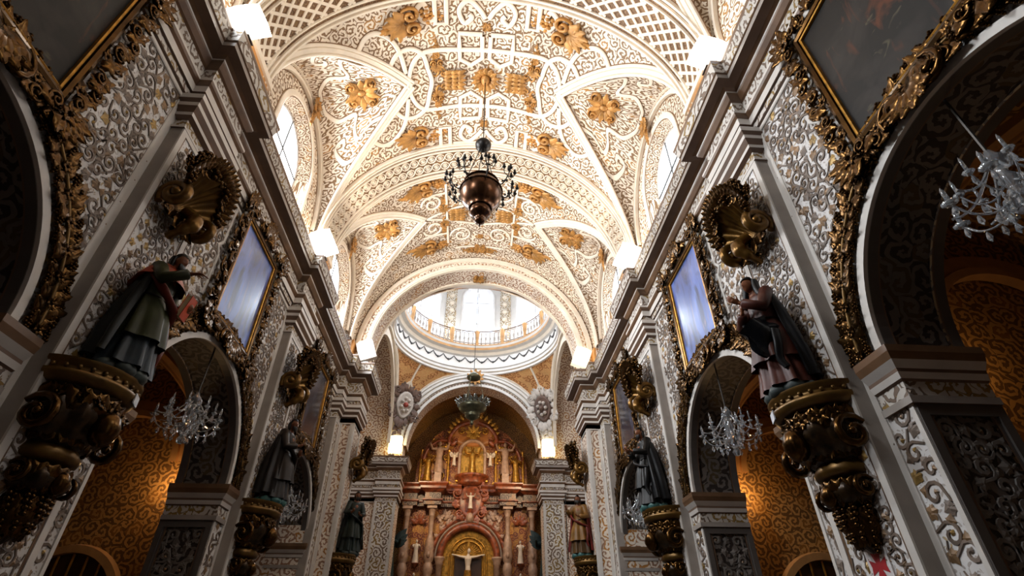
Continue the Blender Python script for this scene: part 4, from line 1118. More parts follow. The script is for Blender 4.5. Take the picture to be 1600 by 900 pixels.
cdl = MB(); cdl.lathe([(0, 0), (0.035, 0.0), (0.05, 0.03), (0.025, 0.04), (0.03, 0.06), (0.028, 0.13), (0.0, 0.17)], 8); cdld = cdl.data('candle', [M['blackmetal']], True)
for k in range(8):
    a = 2 * pi * k / 8 + 0.2; br = MB()
    P = [(0.44, 0, 1.2), (0.55, 0, 1.1), (0.66, 0, 1.15), (0.74, 0, 1.3)]
    br.tube(smoothpath(P, 4), 0.016, 5)
    tips = []
    for (dx, dy, dz) in ((0.0, 0.0, 0.12), (0.1, 0.08, 0.02), (0.1, -0.08, 0.02), (-0.04, 0.14, 0.06), (-0.04, -0.14, 0.06)):
        tip = (0.78 + dx, dy * 1.2, 1.36 + dz); br.tube(smoothpath([P[-1], (0.76 + dx * 0.7, dy, 1.26 + dz * 0.4), tip], 4), 0.011, 5); tips.append(tip)
    for j in range(3): br.ball((0.6 + 0.06 * j, 0, 1.2 - 0.03 * j), 0.03, 6, 4)
    bo = br.build('candle_branch', [M['blackmetal']], lamp, True); bo.rotation_euler = (0, 0, a)
    for tp in tips: link('candle', cdld, bo, T(*tp))

# ------------------------------------------------------------------ silver votive lamp under the dome
M['silver'] = plain('tarnished_silver', '#9aa09a', 0.3, 0.8, var=0.35, scale=8)
M['darksilver'] = plain('dark_silver', '#5b5a48', 0.35, 0.8, var=0.3)
vl = thing('votive_lamp', 'silver votive lamp with leafy rim hanging before the altarpiece', 'lamp', (-0.06, CY, 10.4))
b = MB(); b.lathe([(0, 0), (0.05, 0.03), (0.09, 0.1), (0.06, 0.18), (0.12, 0.25), (0.3, 0.36), (0.34, 0.45), (0.3, 0.52), (0.4, 0.6), (0.6, 0.72), (0.66, 0.86), (0.62, 0.95), (0.5, 0.95)], 28); b.build('bowl', [M['darksilver']], vl, True)
lfd = leaf_mb().data('leaf', [M['silver']], True)
for k in range(18):
    a = 2 * pi * k / 18; link('leaf', lfd, vl, RZ(a) @ T(0.55, 0, 0.88) @ RZ(-pi / 2) @ RX(0.5) @ S(0.34, 0.42, 0.5))
for k in range(12):
    a = 2 * pi * k / 12 + 0.1; q = MB(); q.lathe([(0.0, 0.0), (0.035, 0.0), (0.03, 0.22), (0, 0.24)], 6, (0.75 * cos(a), 0.75 * sin(a), 0.98)); q.build('candle', [M['silver']], vl, True)
q = MB(); q.lathe([(0, 2.2), (0.1, 2.2), (0.3, 2.3), (0.34, 2.4), (0.2, 2.55), (0.08, 2.65), (0, 2.7)], 18); q.build('crown', [M['darksilver']], vl, True)
for k in range(3):
    a = 2 * pi * k / 3; q = MB(); q.tube([(0.6 * cos(a), 0.6 * sin(a), 0.95), (0.28 * cos(a), 0.28 * sin(a), 2.3)], 0.015, 5); q.build('chain', [M['darksilver']], vl)
q = MB(); q.tube([(0, 0, 2.6), (0.06, 0, 17.5)], 0.014, 5); q.build('cable', [M['blackmetal']], vl)

# ------------------------------------------------------------------ crystal chandeliers under the arches
def glassmat():
    m, nt, b = newmat('crystal_glass')
    b.inputs['Base Color'].default_value = (0.82, 0.86, 0.9, 1); b.inputs['Roughness'].default_value = 0.08
    b.inputs['Transmission Weight'].default_value = 0.85; b.inputs['IOR'].default_value = 1.5
    return m
M['crystal'] = glassmat()
M['chain'] = plain('dull_chain', '#4a4540', 0.5, 0.4)
def chandelier_tree():
    t = thing('crystal_chandelier', '-', 'chandelier')
    b = MB(); b.lathe([(0, -0.42), (0.04, -0.4), (0.06, -0.34), (0.03, -0.28), (0.08, -0.22), (0.11, -0.16), (0.12, -0.1), (0.04, -0.05), (0.04, 0.05), (0.07, 0.12), (0.03, 0.2), (0.05, 0.3), (0.09, 0.36), (0.05, 0.42), (0.02, 0.5), (0, 0.52)], 12); b.build('glass_stem', [M['crystal']], t, True)
    arm = MB(); arm.tube(smoothpath([(0.08, 0, -0.12), (0.2, 0, -0.2), (0.32, 0, -0.16), (0.4, 0, -0.02)], 4), 0.010, 6)
    arm.lathe([(0.0, 0), (0.03, 0.0), (0.06, 0.03), (0.05, 0.03), (0.02, 0.04)], 8, (0.4, 0, -0.02))
    ad = arm.data('arm', [M['crystal']], True)
    cn = MB(); cn.lathe([(0.0, 0), (0.018, 0.0), (0.016, 0.14), (0.006, 0.17), (0, 0.19)], 7, (0.4, 0, 0.02)); cn = cn.data('candle', [M['crystal']], True)
    dp_ = MB(); dp_.lathe([(0, -0.12), (0.022, -0.07), (0.012, -0.02), (0.0, 0.0)], 6); dpd = dp_.data('drop', [M['crystal']])
    sw = MB(); sw.tube([(0.06 + 0.34 * i / 6, 0, 0.32 - 0.3 * sin(pi / 2 * i / 6) - 0.05 * sin(pi * i / 6)) for i in range(7)], 0.012, 5); swd = sw.data('bead_string', [M['crystal']])
    for k in range(14):
        a = 2 * pi * k / 14
        ao = link('arm', ad, t, RZ(a) @ (T(0, 0, 0.18) @ S(0.7, 0.7, 1) if k % 2 else S(1)))
        link('candle', cn, ao)
        for (x, z) in ((0.4, -0.04), (0.3, -0.19), (0.2, -0.22)): link('drop', dpd, ao, T(x, 0, z))
        if k % 2 == 0: link('bead_string', swd, t, RZ(a + 0.3))
    for k in range(6): link('drop', dpd, t, T(0.12 * cos(k), 0.12 * sin(k), -0.18))
    q = MB(); q.tube([(0, 0, 0.5), (0, 0, 1.32)], 0.012, 5); q.build('chain', [M['chain']], t)
    return t
CH0 = None
for s, sd in ((1, 'right'), (-1, 'left')):
    for bi, c in enumerate(BAYS):
        if s < 0 and bi == 0: continue
        if CH0 is None: o = CH0 = chandelier_tree()
        else: o = copy_tree(CH0)
        o.location = (s * (4.75 if bi else 4.82), c, 4.98 if bi else 5.0)
        o['label'] = 'crystal chandelier hanging in the %s arch on the %s' % (('nearest', 'middle', 'farthest')[bi], sd)
        o['group'] = 'crystal chandeliers in the side arches'
        if bi == 0: o.scale = (1.25, 1.25, 1.0)

M['rimgold'] = plain('rim_gilding', '#6a4d20', 0.35, 0.6, var=0.25, scale=6)
# ================================================================== PAINTINGS AND GILDED CARVING ON THE WALLS
def canvas_mat(name, base, spots, seed, rough=0.22, coat=0.5):
    m, nt, b = newmat(name)
    tc = N(nt, 'ShaderNodeTexCoord'); mp = N(nt, 'ShaderNodeMapping'); mp.inputs['Location'].default_value = (seed * 3.1, seed * 1.7, seed)
    nt.links.new(tc.outputs['Object'], mp.inputs['Vector'])
    c = col(base)
    for i, (cc, sc, lo, hi, st) in enumerate(spots):
        nz = N(nt, 'ShaderNodeTexNoise'); nz.inputs['Scale'].default_value = sc; nz.inputs['Detail'].default_value = 3; nz.inputs['Distortion'].default_value = 1.2
        m2 = N(nt, 'ShaderNodeMapping'); m2.inputs['Location'].default_value = (i * 5.3, i * 2.2, i * 7.7); m2.inputs['Scale'].default_value = st
        nt.links.new(mp.outputs[0], m2.inputs['Vector']); nt.links.new(m2.outputs[0], nz.inputs['Vector'])
        f = ramp(nt, nz.outputs['Fac'], ((lo, (0, 0, 0, 1)), (hi, (1, 1, 1, 1))))
        c = mix(nt, f, c, col(cc))
    nt.links.new(c, b.inputs['Base Color'])
    b.inputs['Roughness'].default_value = rough; b.inputs['Specular IOR Level'].default_value = 0.15 if coat == 0 else 0.5; b.inputs['Coat Weight'].default_value = coat; b.inputs['Coat Roughness'].default_value = 0.12
    return m
DK = [canvas_mat('dark_oil_canvas', '#1d1b1a', (('#322e2b', 1.2, 0.45, 0.7, (1, 1, 1)), ('#55301f', 1.6, 0.6, 0.72, (1, 2.2, 0.8)), ('#57503f', 2.4, 0.66, 0.76, (1, 1, 2))), 1, 0.5, 0.0),
      canvas_mat('blue_sheen_oil_canvas', '#4660a8', (('#6c8ad8', 0.9, 0.4, 0.65, (1, 1.6, 0.5)), ('#2e3448', 1.3, 0.5, 0.7, (1, 2, 0.7)), ('#8f86a0', 2.2, 0.6, 0.75, (1, 3, 0.5))), 2, 0.34, 0.25),  # blue sheen of reflected window daylight painted into the canvas colours
      canvas_mat('grey_oil_canvas', '#33343c', (('#55586a', 1.1, 0.45, 0.7, (1, 2, 0.5)), ('#6a625a', 2.0, 0.62, 0.75, (1, 2, 1))), 3, 0.2, 0.6)]
def make_painting(bi, s, label):
    t = thing('framed_painting', label, 'painting', (s * (WX - 0.06), BAYS[bi] if bi < 2 else 14.55, 6.73), (0, 0, 0), 'framed paintings above the side arches')
    hw, h = 0.77, 2.12
    cn = MB(); cn.quad((0, -hw, 0), (0, hw, 0), (0, hw, h), (0, -hw, h)); cn.build('canvas', [DK[bi]], t)
    def rim(name, r0, r1, p, mat):
        m = MB(); P0 = [(-hw - r0, -r0), (hw + r0, -r0), (hw + r0, h + r0), (-hw - r0, h + r0)]; P1 = [(-hw - r1, -r1), (hw + r1, -r1), (hw + r1, h + r1), (-hw - r1, h + r1)]
        pm = (r0 + r1) / 2; PM = [(-hw - pm, -pm), (hw + pm, -pm), (hw + pm, h + pm), (-hw - pm, h + pm)]
        rows = [[(-s * q, *pt) for pt in L + L[:1]] for L, q in ((P0, -0.01), (P0, p * 0.8), (PM, p), (P1, p * 0.8), (P1, -0.05))]
        m.grid(rows); m.build(name, [mat], t)
    rim('inner_frame', -0.01, 0.025, 0.05, M['giltb']); rim('outer_frame', 0.04, 0.13, 0.07, M['gilt'])
    # carved border: leaves, scrolls and grapes all round
    rr = random.Random(bi * 7 + (s > 0) * 3 + 1)
    def place(kind, y, z, ang, sc, lift=0.05):
        # local +Y of the ornament points at angle ang in the (y, z) wall plane
        ya = Vector((0, cos(ang), sin(ang))); za = Vector((-s, 0, 0)); xa = ya.cross(za)
        link(kind.split('_')[0], D[kind], t, frame((-s * lift, y, z), xa, ya, za, sc))
    off = 0.17
    per = [((-hw - off, -off), (hw + off, -off), -pi / 2), ((hw + off, -off), (hw + off, h + off), 0), ((hw + off, h + off), (-hw - off, h + off), pi / 2), ((-hw - off, h + off), (-hw - off, -off), pi)]
    for (a, b, out) in per:
        L = hypot(b[0] - a[0], b[1] - a[1]); n = int(L / 0.17)
        for i in range(n + 1):
            f = i / n; y, z = a[0] + (b[0] - a[0]) * f, a[1] + (b[1] - a[1]) * f
            al = atan2(b[1] - a[1], b[0] - a[0])
            k = i % 4
            place(('leaf_gilt', 'leaf_gilt', 'flower_gilt', 'leaf_gilt')[k], y, z, out + (0.7 if k % 2 else -0.7) + rr.uniform(-0.2, 0.2), 0.27 if k != 2 else 0.2)
            if i % 3 == 1: place('scroll_gilt', y + 0.05 * cos(out), z + 0.05 * sin(out), al + rr.choice((0, pi)), 0.2, 0.09)
            place('leaf_gilt', y + 0.13 * cos(out), z + 0.13 * sin(out), out + (-0.9 if k % 2 else 0.9), 0.24, 0.02)
            if i % 3 == 0: place('scroll_gilt', y + 0.17 * cos(out), z + 0.17 * sin(out), al + (0 if i % 2 else pi), 0.22, 0.05)
            if i % 5 == 2: place('grapes_gilt', y + 0.1 * cos(out), z + 0.1 * sin(out), out + pi, 0.28, 0.05)
    for (y, z, a) in ((-hw - 0.2, -0.2, -2.36), (hw + 0.2, -0.2, -0.78), (hw + 0.2, h + 0.2, 0.78), (-hw - 0.2, h + 0.2, 2.36)):
        for d in (-0.9, -0.45, 0, 0.45, 0.9): place('leaf_gilt', y, z, a + d, 0.36, 0.05)
        place('flower_gilt', y, z, a, 0.3, 0.1)
    for d in (-1.2, -0.8, -0.4, 0, 0.4, 0.8, 1.2):
        place('leaf_gilt', 0, h + 0.2, pi / 2 + d, 0.42, 0.06); place('leaf_gilt', 0, -0.2, -pi / 2 + d, 0.42, 0.06)
    place('scroll_gilt', 0.25, -0.3, 0.5, 0.4, 0.08); place('scroll_gilt', -0.25, -0.3, 2.6, 0.4, 0.08)
    return t
for s, sd in ((-1, 'left'), (1, 'right')):
    for bi in range(3):
        lab = (('dark oil painting in a carved gilt frame, nearest on the left', 'dark oil painting with reddish figures in a carved gilt frame, nearest on the right'),
               ('bluish shining painting in a carved gilt frame above the middle left arch', 'bluish shining painting in a carved gilt frame above the middle right arch'),
               ('grey painting in a carved gilt frame near the crossing on the left', 'grey painting in a carved gilt frame near the crossing on the right'))[bi][s > 0]
        make_painting(bi, s, lab)
# moulded border around the wall field of each bay
for s in (-1, 1):
    for c in BAYS:
        m = MB()
        def fb(u, v, h, s=s): return (s * (WX - h), u, v)
        for e in (-1, 1):
            pts = [(c + e * 2.2, 4.6), (c + e * 2.2, 5.3), (c + e * 2.02, 6.2), (c + e * 1.22, 6.75), (c + e * 1.22, 7.6), (c + e * 1.35, 7.75), (c + e * 1.22, 7.9), (c + e * 1.22, 8.8)]
            strap(m, pts[3:], fb, 0.07, 0.03)
            strap(m, [(c + e * 2.27, 4.5), (c + e * 2.27, 8.8)], fb, 0.06, 0.03)
        strap(m, [(c - 2.3, 8.76), (c + 2.3, 8.76)], fb, 0.08, 0.04)
        m.build('field_border', [M['white']], WALLS[s])
# leaf garlands round the arches
for s, sd in ((-1, 'left'), (1, 'right')):
    for bi, c in enumerate(BAYS):
        t = thing('leaf_garland', 'carved gilt leaf garland curving round the %s arch on the %s' % (('nearest', 'middle', 'farthest')[bi], sd), 'garland', (s * WX, c, AZ), (0, 0, 0), 'gilt leaf garlands round the arches')
        r = AR + 0.32; n = 44
        st = MB(); st.tube([(-s * 0.07, -r * cos(pi * i / 40), r * sin(pi * i / 40)) for i in range(41)], 0.028, 6); st.build('stem', [M['rimgold']], t, True)
        for i in range(n):
            a = pi * (i + 0.5) / n; up = 1 if a < pi / 2 else -1
            p = (-r * cos(a), r * sin(a)); tang = atan2(cos(a), sin(a)) * 1.0
            for e in (-1, 1):
                ang = atan2(cos(a) * up, sin(a) * up) + e * (0.85 + 0.2 * sin(i * 2.3))
                ya = Vector((0, cos(ang), sin(ang))); za = Vector((-s, 0, 0))
                link('leaf', D['leaf_gilt'], t, frame((-s * 0.04, p[0], p[1]), ya.cross(za), ya, za, 0.26 + 0.04 * sin(i * 1.7)))
            for e in (-0.06, 0.075):
                link('berries', D['grapes_gilt'], t, frame((-s * 0.05, p[0] * (1 + e), p[1] * (1 + e)), (0, 1, 0) if s < 0 else (0, -1, 0), (0, 0, 1), (-s, 0, 0), 0.26))
            if i % 2:
                link('flower', D['flower_gilt'], t, frame((-s * 0.09, *p), (0, 1, 0) if s < 0 else (0, -1, 0), (0, 0, 1), (-s, 0, 0), 0.17))
            else:
                link('grapes', D['grapes_gilt'], t, frame((-s * 0.06, p[0] * 1.06, p[1] * 1.06), (0, 1, 0) if s < 0 else (0, -1, 0), (0, 0, 1), (-s, 0, 0), 0.3))
# ------------------------------------------------------------------ corbels and shell canopies
M['corbel'] = plain('carved_dark_gilt_wood', '#3a2914', 0.3, 0.6, var=0.5, scale=10, bump=0.3)
M['rimgold'] = plain('rim_gilding', '#6a4d20', 0.35, 0.6, var=0.25, scale=6)
M['shell'] = plain('shell_gilding', '#6e4e1e', 0.3, 0.65, var=0.3, scale=6)
M['tagwhite'] = plain('white_card', '#dfe3ea', 0.6, var=0.02)
PYS = (PIERS[1], PIERS[2], 18.0)
def corbel(s, c, X, label, tagside):
    t = thing('statue_corbel', label, 'corbel', (s * X, c, 2.55), (0, 0, 0), 'carved gilt statue corbels')
    # local: +x points into the nave (multiplied by -s)
    def half(prof, name, mat, wave=None, smooth=True):
        m = MB(); rows = []
        for r, z, dx in prof:
            row = []
            for k in range(25):
                a = -pi / 2 + pi * k / 24; q = r * (wave(a) if wave else 1)
                row.append((-s * (q * cos(a) * 1.0 + dx), q * sin(a), z))
            rows.append(row)
        m.grid(rows); m.add([rows[-1][k] for k in range(25)] , [tuple(range(25))]); m.add([rows[0][k] for k in range(25)], [tuple(range(25))])
        return m.build(name, [mat], t, smooth)
    half([(0.50, 1.50, 0), (0.56, 1.52, 0), (0.60, 1.58, 0), (0.60, 1.62, 0), (0.57, 1.64, 0), (0.57, 1.69, 0), (0.61, 1.72, 0), (0.61, 1.76, 0)], 'rim', M['rimgold'])
    half([(0.30, 0.92, 0), (0.42, 1.02, 0), (0.52, 1.2, 0), (0.5, 1.36, 0), (0.46, 1.44, 0), (0.5, 1.5, 0)], 'bowl', M['corbel'], lambda a: 1 + 0.06 * cos(11 * a))
    half([(0.22, 0.74, 0), (0.33, 0.78, 0), (0.35, 0.84, 0), (0.3, 0.92, 0)], 'roll', M['rimgold'])
    half([(0.18, 0.44, 0), (0.3, 0.5, 0), (0.34, 0.6, 0), (0.3, 0.7, 0), (0.22, 0.74, 0)], 'lower_bowl', M['corbel'], lambda a: 1 + 0.07 * cos(9 * a))
    half([(0.03, 0.0, 0), (0.12, 0.1, 0), (0.2, 0.28, 0), (0.18, 0.44, 0)], 'pendant', M['corbel'], lambda a: 1 + 0.12 * cos(8 * a))
    lm = MB(); rows = 0
    for k in range(9):
        a = -pi / 2 + pi * (k + 0.5) / 9
        dirv = Vector((-s * cos(a), sin(a), 0))
        for (r, z, sc, tilt, nm) in ((0.50, 1.5, 0.42, 1, 'leaf_gilt'), (0.36, 0.92, 0.36, -1, 'leaf_gilt'), (0.31, 0.74, 0.3, 1, 'leaf_gilt'), (0.22, 0.44, 0.4, 1, 'leaf_gilt')):
            za = (dirv * 0.85 + Vector((0, 0, -0.4 * tilt))).normalized(); ya = Vector((0, 0, -tilt)); ya = (ya - za * ya.dot(za)).normalized()
            p = dirv * r; link('leaf', D[nm], t, frame((p.x, p.y, z), ya.cross(za), ya, za, sc))
    for e in (-1, 1):
        link('volute', D['scroll_gilt'], t, frame((-s * 0.18, e * 0.56, 1.12), (-s, 0, 0), (0, 0, 1), (0, e, 0), 0.42))
        link('volute', D['scroll_gilt'], t, frame((-s * 0.12, e * 0.36, 0.6), (-s, 0, 0), (0, 0, 1), (0, e, 0), 0.26))
    link('mask', D['face_gilt'], t, frame((-s * 0.50, 0, 1.16), (0, -1, 0) if s > 0 else (0, 1, 0), (0, 0, 1), (-s, 0, 0), 0.42))
    link('mask', D['face_gilt'], t, frame((-s * 0.30, 0, 0.58), (0, -1, 0) if s > 0 else (0, 1, 0), (0, 0, 1), (-s, 0, 0), 0.26))
    for k in range(11):
        a = -1.3 + 2.6 * (k % 5) / 4; z = 0.36 - 0.13 * (k // 5); r = 0.22 - 0.05 * (k // 5)
        link('berries', D['grapes_gilt'], t, frame((-s * r * cos(a), r * sin(a), z), (0, 1, 0) if s < 0 else (0, -1, 0), (0, 0, 1), (-s, 0, 0), 0.36))
    for k in range(7):
        a = -1.2 + 2.4 * k / 6; link('flower', D['flower_gilt'], t, frame((-s * 0.5 * cos(a), 0.5 * sin(a), 1.38), (-sin(a) * s, -cos(a), 0) if s > 0 else (sin(a), cos(a), 0), (0, 0, 1), (-s * cos(a), sin(a), 0), 0.24))
    for k in range(15):
        a = -1.45 + 2.9 * k / 14; bd2 = MB(); bd2.ball((-s * 0.585 * cos(a), 0.585 * sin(a), 1.665), 0.028, 6, 4); bd2.build('bead', [M['rimgold']], t, True)
    if tagside is not None:
        g = MB(); a = tagside; r = 0.605
        q0, q1 = a - 0.15, a + 0.15
        g.grid([[(-s * (r + d) * cos(u), (r + d) * sin(u), z) for z in (1.525, 1.645)] for u, d in ((q0, 0.005), (q1, 0.005), (q1, -0.01), (q0, -0.01), (q0, 0.005))]); g.build('name_card', [M['tagwhite']], t)
    return t
def canopy(s, c, X, label):
    t = thing('shell_canopy', label, 'canopy', (s * X, c, 6.62), (0, 0, 0), 'gilt shell canopies over the statues')
    nx = -s
    sh = MB(); rows = []
    for i in range(9):
        u = i / 8; row = []
        for k in range(41):
            th = radians(-84 + 168 * k / 40); rib = 0.022 * cos(2 * pi * k / 40 * 10)
            sc_ = u * (1 + (0.05 * abs(cos(pi * k / 4)) if i == 8 else 0))
            row.append((nx * (0.04 + 0.48 * u ** 1.7 * (0.55 + 0.45 * cos(th)) + rib * u), 0.47 * sc_ * sin(th), 0.42 + 0.62 * sc_ * cos(th) + 0.15 * u * abs(sin(th))))
        rows.append(row)
    sh.grid(rows); sh.build('shell', [M['shell']], t, True)
    ed = MB(); ed.tube([(p[0], p[1], p[2] + 0.02 * abs(cos(pi * k / 4))) for k, p in enumerate(rows[-1])], 0.035, 6); ed.build('scalloped_rim', [M['rimgold']], t, True)
    # crown of leaves and flowers on the rim
    for k in range(1, 40, 2):
        p = rows[-1][k]; th = radians(-84 + 168 * k / 40)
        out = Vector((nx * 0.45, sin(th), cos(th) + 0.2)).normalized(); za = Vector((nx, 0, -0.2)); za = (za - out * za.dot(out)).normalized()
        link('leaf', D['leaf_gilt'], t, frame((p[0], p[1], p[2]), out.cross(za), out, za, 0.24 + 0.08 * cos(th)))
        if k % 4 == 1: link('flower', D['flower_gilt'], t, frame((p[0] + nx * 0.02, p[1] + out.y * 0.12, p[2] + out.z * 0.14), (0, 1, 0) if nx > 0 else (0, -1, 0), (0, 0, 1), (nx, 0, 0), 0.3))
        if k % 4 == 3: link('grapes', D['grapes_gilt'], t, frame((p[0] - nx * 0.04, p[1] + out.y * 0.2, p[2] + out.z * 0.2), (0, 1, 0) if nx > 0 else (0, -1, 0), (0, 0, 1), (nx, 0, 0), 0.42))
    for k in range(13):
        th = radians(-70 + 140 * (k % 7) / 6 + (10 if k > 6 else 0)); u = 1.12 + 0.14 * (k // 7)
        link('flower' if k % 2 else 'berries', D['flower_gilt' if k % 2 else 'grapes_gilt'], t, frame((nx * (0.5 - 0.1 * (k // 7)) * (0.55 + 0.45 * cos(th)), 0.50 * u * sin(th), 0.42 + 0.66 * u * cos(th) + 0.06), (0, 1, 0) if nx > 0 else (0, -1, 0), (0, 0, 1), (nx, 0, 0), 0.42 if k % 2 else 0.66))
    # big side volutes and hanging leaf under the shell
    for e in (-1, 1):
        vm = MB(); put(vm, scroll_mb(1.6, 0.5, 0.17, 20, 8), S(0.48)); vm.xf(frame((nx * 0.26, e * 0.42, 0.36), (nx, 0, 0), (0, 0, 1), (0, e, 0))); vm.build('volute', [M['shell']], t, True)
    for k, (y, z, a, sc) in enumerate(((0, 0.42, -pi / 2, 0.5), (0.12, 0.4, -pi / 2 + 0.5, 0.42), (-0.12, 0.4, -pi / 2 - 0.5, 0.42), (0.2, 0.3, -0.6, 0.34), (-0.2, 0.3, pi + 0.6, 0.34), (0, 0.12, -pi / 2, 0.3))):
        ya = Vector((0, cos(a), sin(a))); za = Vector((nx, 0, 0)); link('leaf', D['leaf_gilt'], t, frame((nx * 0.1, y, z), ya.cross(za), ya, za, sc))
    tw = MB(); tw.tube(smoothpath([(nx * 0.2, 0, 0.42), (nx * 0.36, 0.05, 0.3), (nx * 0.4, 0.0, 0.12), (nx * 0.3, -0.05, -0.02), (nx * 0.12, 0, -0.1)], 5), [0.1] * 6 + [0.12] * 6 + [0.09] * 4 + [0.06] * 5, 8); tw.build('drop', [M['shell']], t, True)
    t.scale = (0.95, 0.92, 0.95)
    return t
for s, sd in ((-1, 'left'), (1, 'right')):
    for k, c in enumerate(PYS):
        X = PX if k < 2 else 3.97
        nm = ('nearest the camera', 'on the middle pier', 'on the crossing pier')[k]
        corbel(s, c, X, 'carved gilt corbel %s, holding a statue on the %s' % (nm, sd), (0.34, 0.34, None)[k])
        canopy(s, c, X, 'gilt shell canopy %s, above a statue on the %s' % (nm, sd))
# red cross on a white square painted panel on the right pilaster
cr = thing('cross_plaque', 'white square plaque with a red cross low on the nearest right pilaster', 'plaque', (PX - 0.012, PIERS[1], 2.45))
M['plaquewhite'] = plain('plaque_white', '#d8d2d0', 0.5, var=0.04); M['plaquered'] = plain('plaque_red', '#a01f26', 0.5, var=0.1)
q = MB(); q.box((-0.012, -0.17, -0.22), (0.004, 0.17, 0.16)); q.build('panel', [M['plaquewhite']], cr)
q = MB(); arm = []
for k in range(4):
    a = k * pi / 2
    arm += [(0.03, 0.03), (0.075, 0.135), (-0.075, 0.135)]
    vs_ = [(-0.016, x * cos(a) - y * sin(a), x * sin(a) + y * cos(a) - 0.02) for x, y in ((0.032, 0.03), (0.075, 0.135), (0.0, 0.115), (-0.075, 0.135), (-0.032, 0.03), (0, 0))]
    q.add(vs_, [(0, 1, 2, 5), (5, 2, 3, 4)])
q.build('cross', [M['plaquered']], cr)
# ------------------------------------------------------------------ shields on the pendentives, keystone of the chancel arch
M['shieldw'] = plain('pale_stucco_shield', '#cfc6bd', 0.5, var=0.15); M['shieldd'] = plain('dark_stucco_shield', '#6a5348', 0.5, var=0.25)
M['shieldr'] = plain('shield_red', '#a2463a', 0.5)
for s, sd in ((-1, 'left'), (1, 'right')):
    n_ = Vector((s, 1, 0.55)).normalized(); pc = Vector((0, CY, PZ)) + n_ * 5.72
    za = Vector((-s * 0.75, -1, -0.3)).normalized(); ya = (Vector((0, 0, 1)) - za * za.z).normalized()
    t = thing('coat_of_arms', ('dark leafy stucco coat of arms with a white flowered shield, left pendentive', 'pale leafy stucco coat of arms with a dark heart shaped shield, right pendentive')[s > 0], 'crest', pc)
    t.matrix_world = frame(pc, ya.cross(za), ya, za, 1.2)
    LM, SM = (M['shieldd'], M['shieldw']) if s < 0 else (M['shieldw'], M['shieldd'])
    sh = MB(); P = [(0.42 * cos(a) * (1 - 0.25 * max(0, -sin(a))), 0.6 * sin(a)) for a in [2 * pi * i / 24 for i in range(24)]]
    sh.grid([[(x * k, y * k, z) for x, y in P] for k, z in ((1.05, 0), (1.0, 0.12), (0.85, 0.16), (0.75, 0.1), (0.4, 0.16), (0.02, 0.18))], close=True); sh.build('shield', [SM], t, True)
    ld = leaf_mb().data('leaf', [LM], True); sd_ = scroll_mb().data('scroll', [LM], True)
    for k in range(30):
        a = 2 * pi * k / 30; link('leaf', ld, t, T(0.42 * cos(a), 0.6 * sin(a), 0.05) @ RZ(a - pi / 2 + 0.5 * (-1) ** k) @ S(0.3 + 0.1 * (k % 3)))
    for k in range(6): link('leaf', ld, t, T(0.08 * s, -0.8 - 0.13 * k, 0.05) @ RZ(pi + 0.8 * (-1) ** k) @ S(0.38 - 0.02 * k))
    for (x, y, a) in ((0.5, 0.55, 0.3), (-0.5, 0.55, 2.8), (0.5, -0.45, -0.5), (-0.5, -0.45, 3.6)): link('scroll', sd_, t, T(x, y, 0.08) @ RZ(a) @ S(0.45))
    fl_ = MB()
    for k in range(7):
        a = 2 * pi * k / 7; fl_.ball((0.2 * cos(a), 0.28 * sin(a), 0.18), 0.09, 6, 4)
    fl_.build('charge', [SM if s < 0 else LM], t, True)
    q = MB(); q.ball((0, 0, 0.2), 0.12, 8, 6); q.build('charge_centre', [M['shieldr'] if s < 0 else SM], t, True)
    # frame lines of the pendentive
    fm = MB()
    for (a0, z0, a1, z1) in ((0.16, 1.2, 0.18, 3.2), (0.62, 1.2, 0.55, 3.2)): pass
q = MB(); put(q, FACE, S(0.5)); 
for k in range(10): put(q, LEAF, RZ(2 * pi * k / 10) @ S(0.5, 0.6, 0.6))
q.xf(frame((0, CF - 0.2, CZ + CA - 0.35), (-1, 0, 0), (0, 0, 1), (0, -1, 0), 0.9)); q.build('keystone_head', [M['stuccogold']], charch, True)

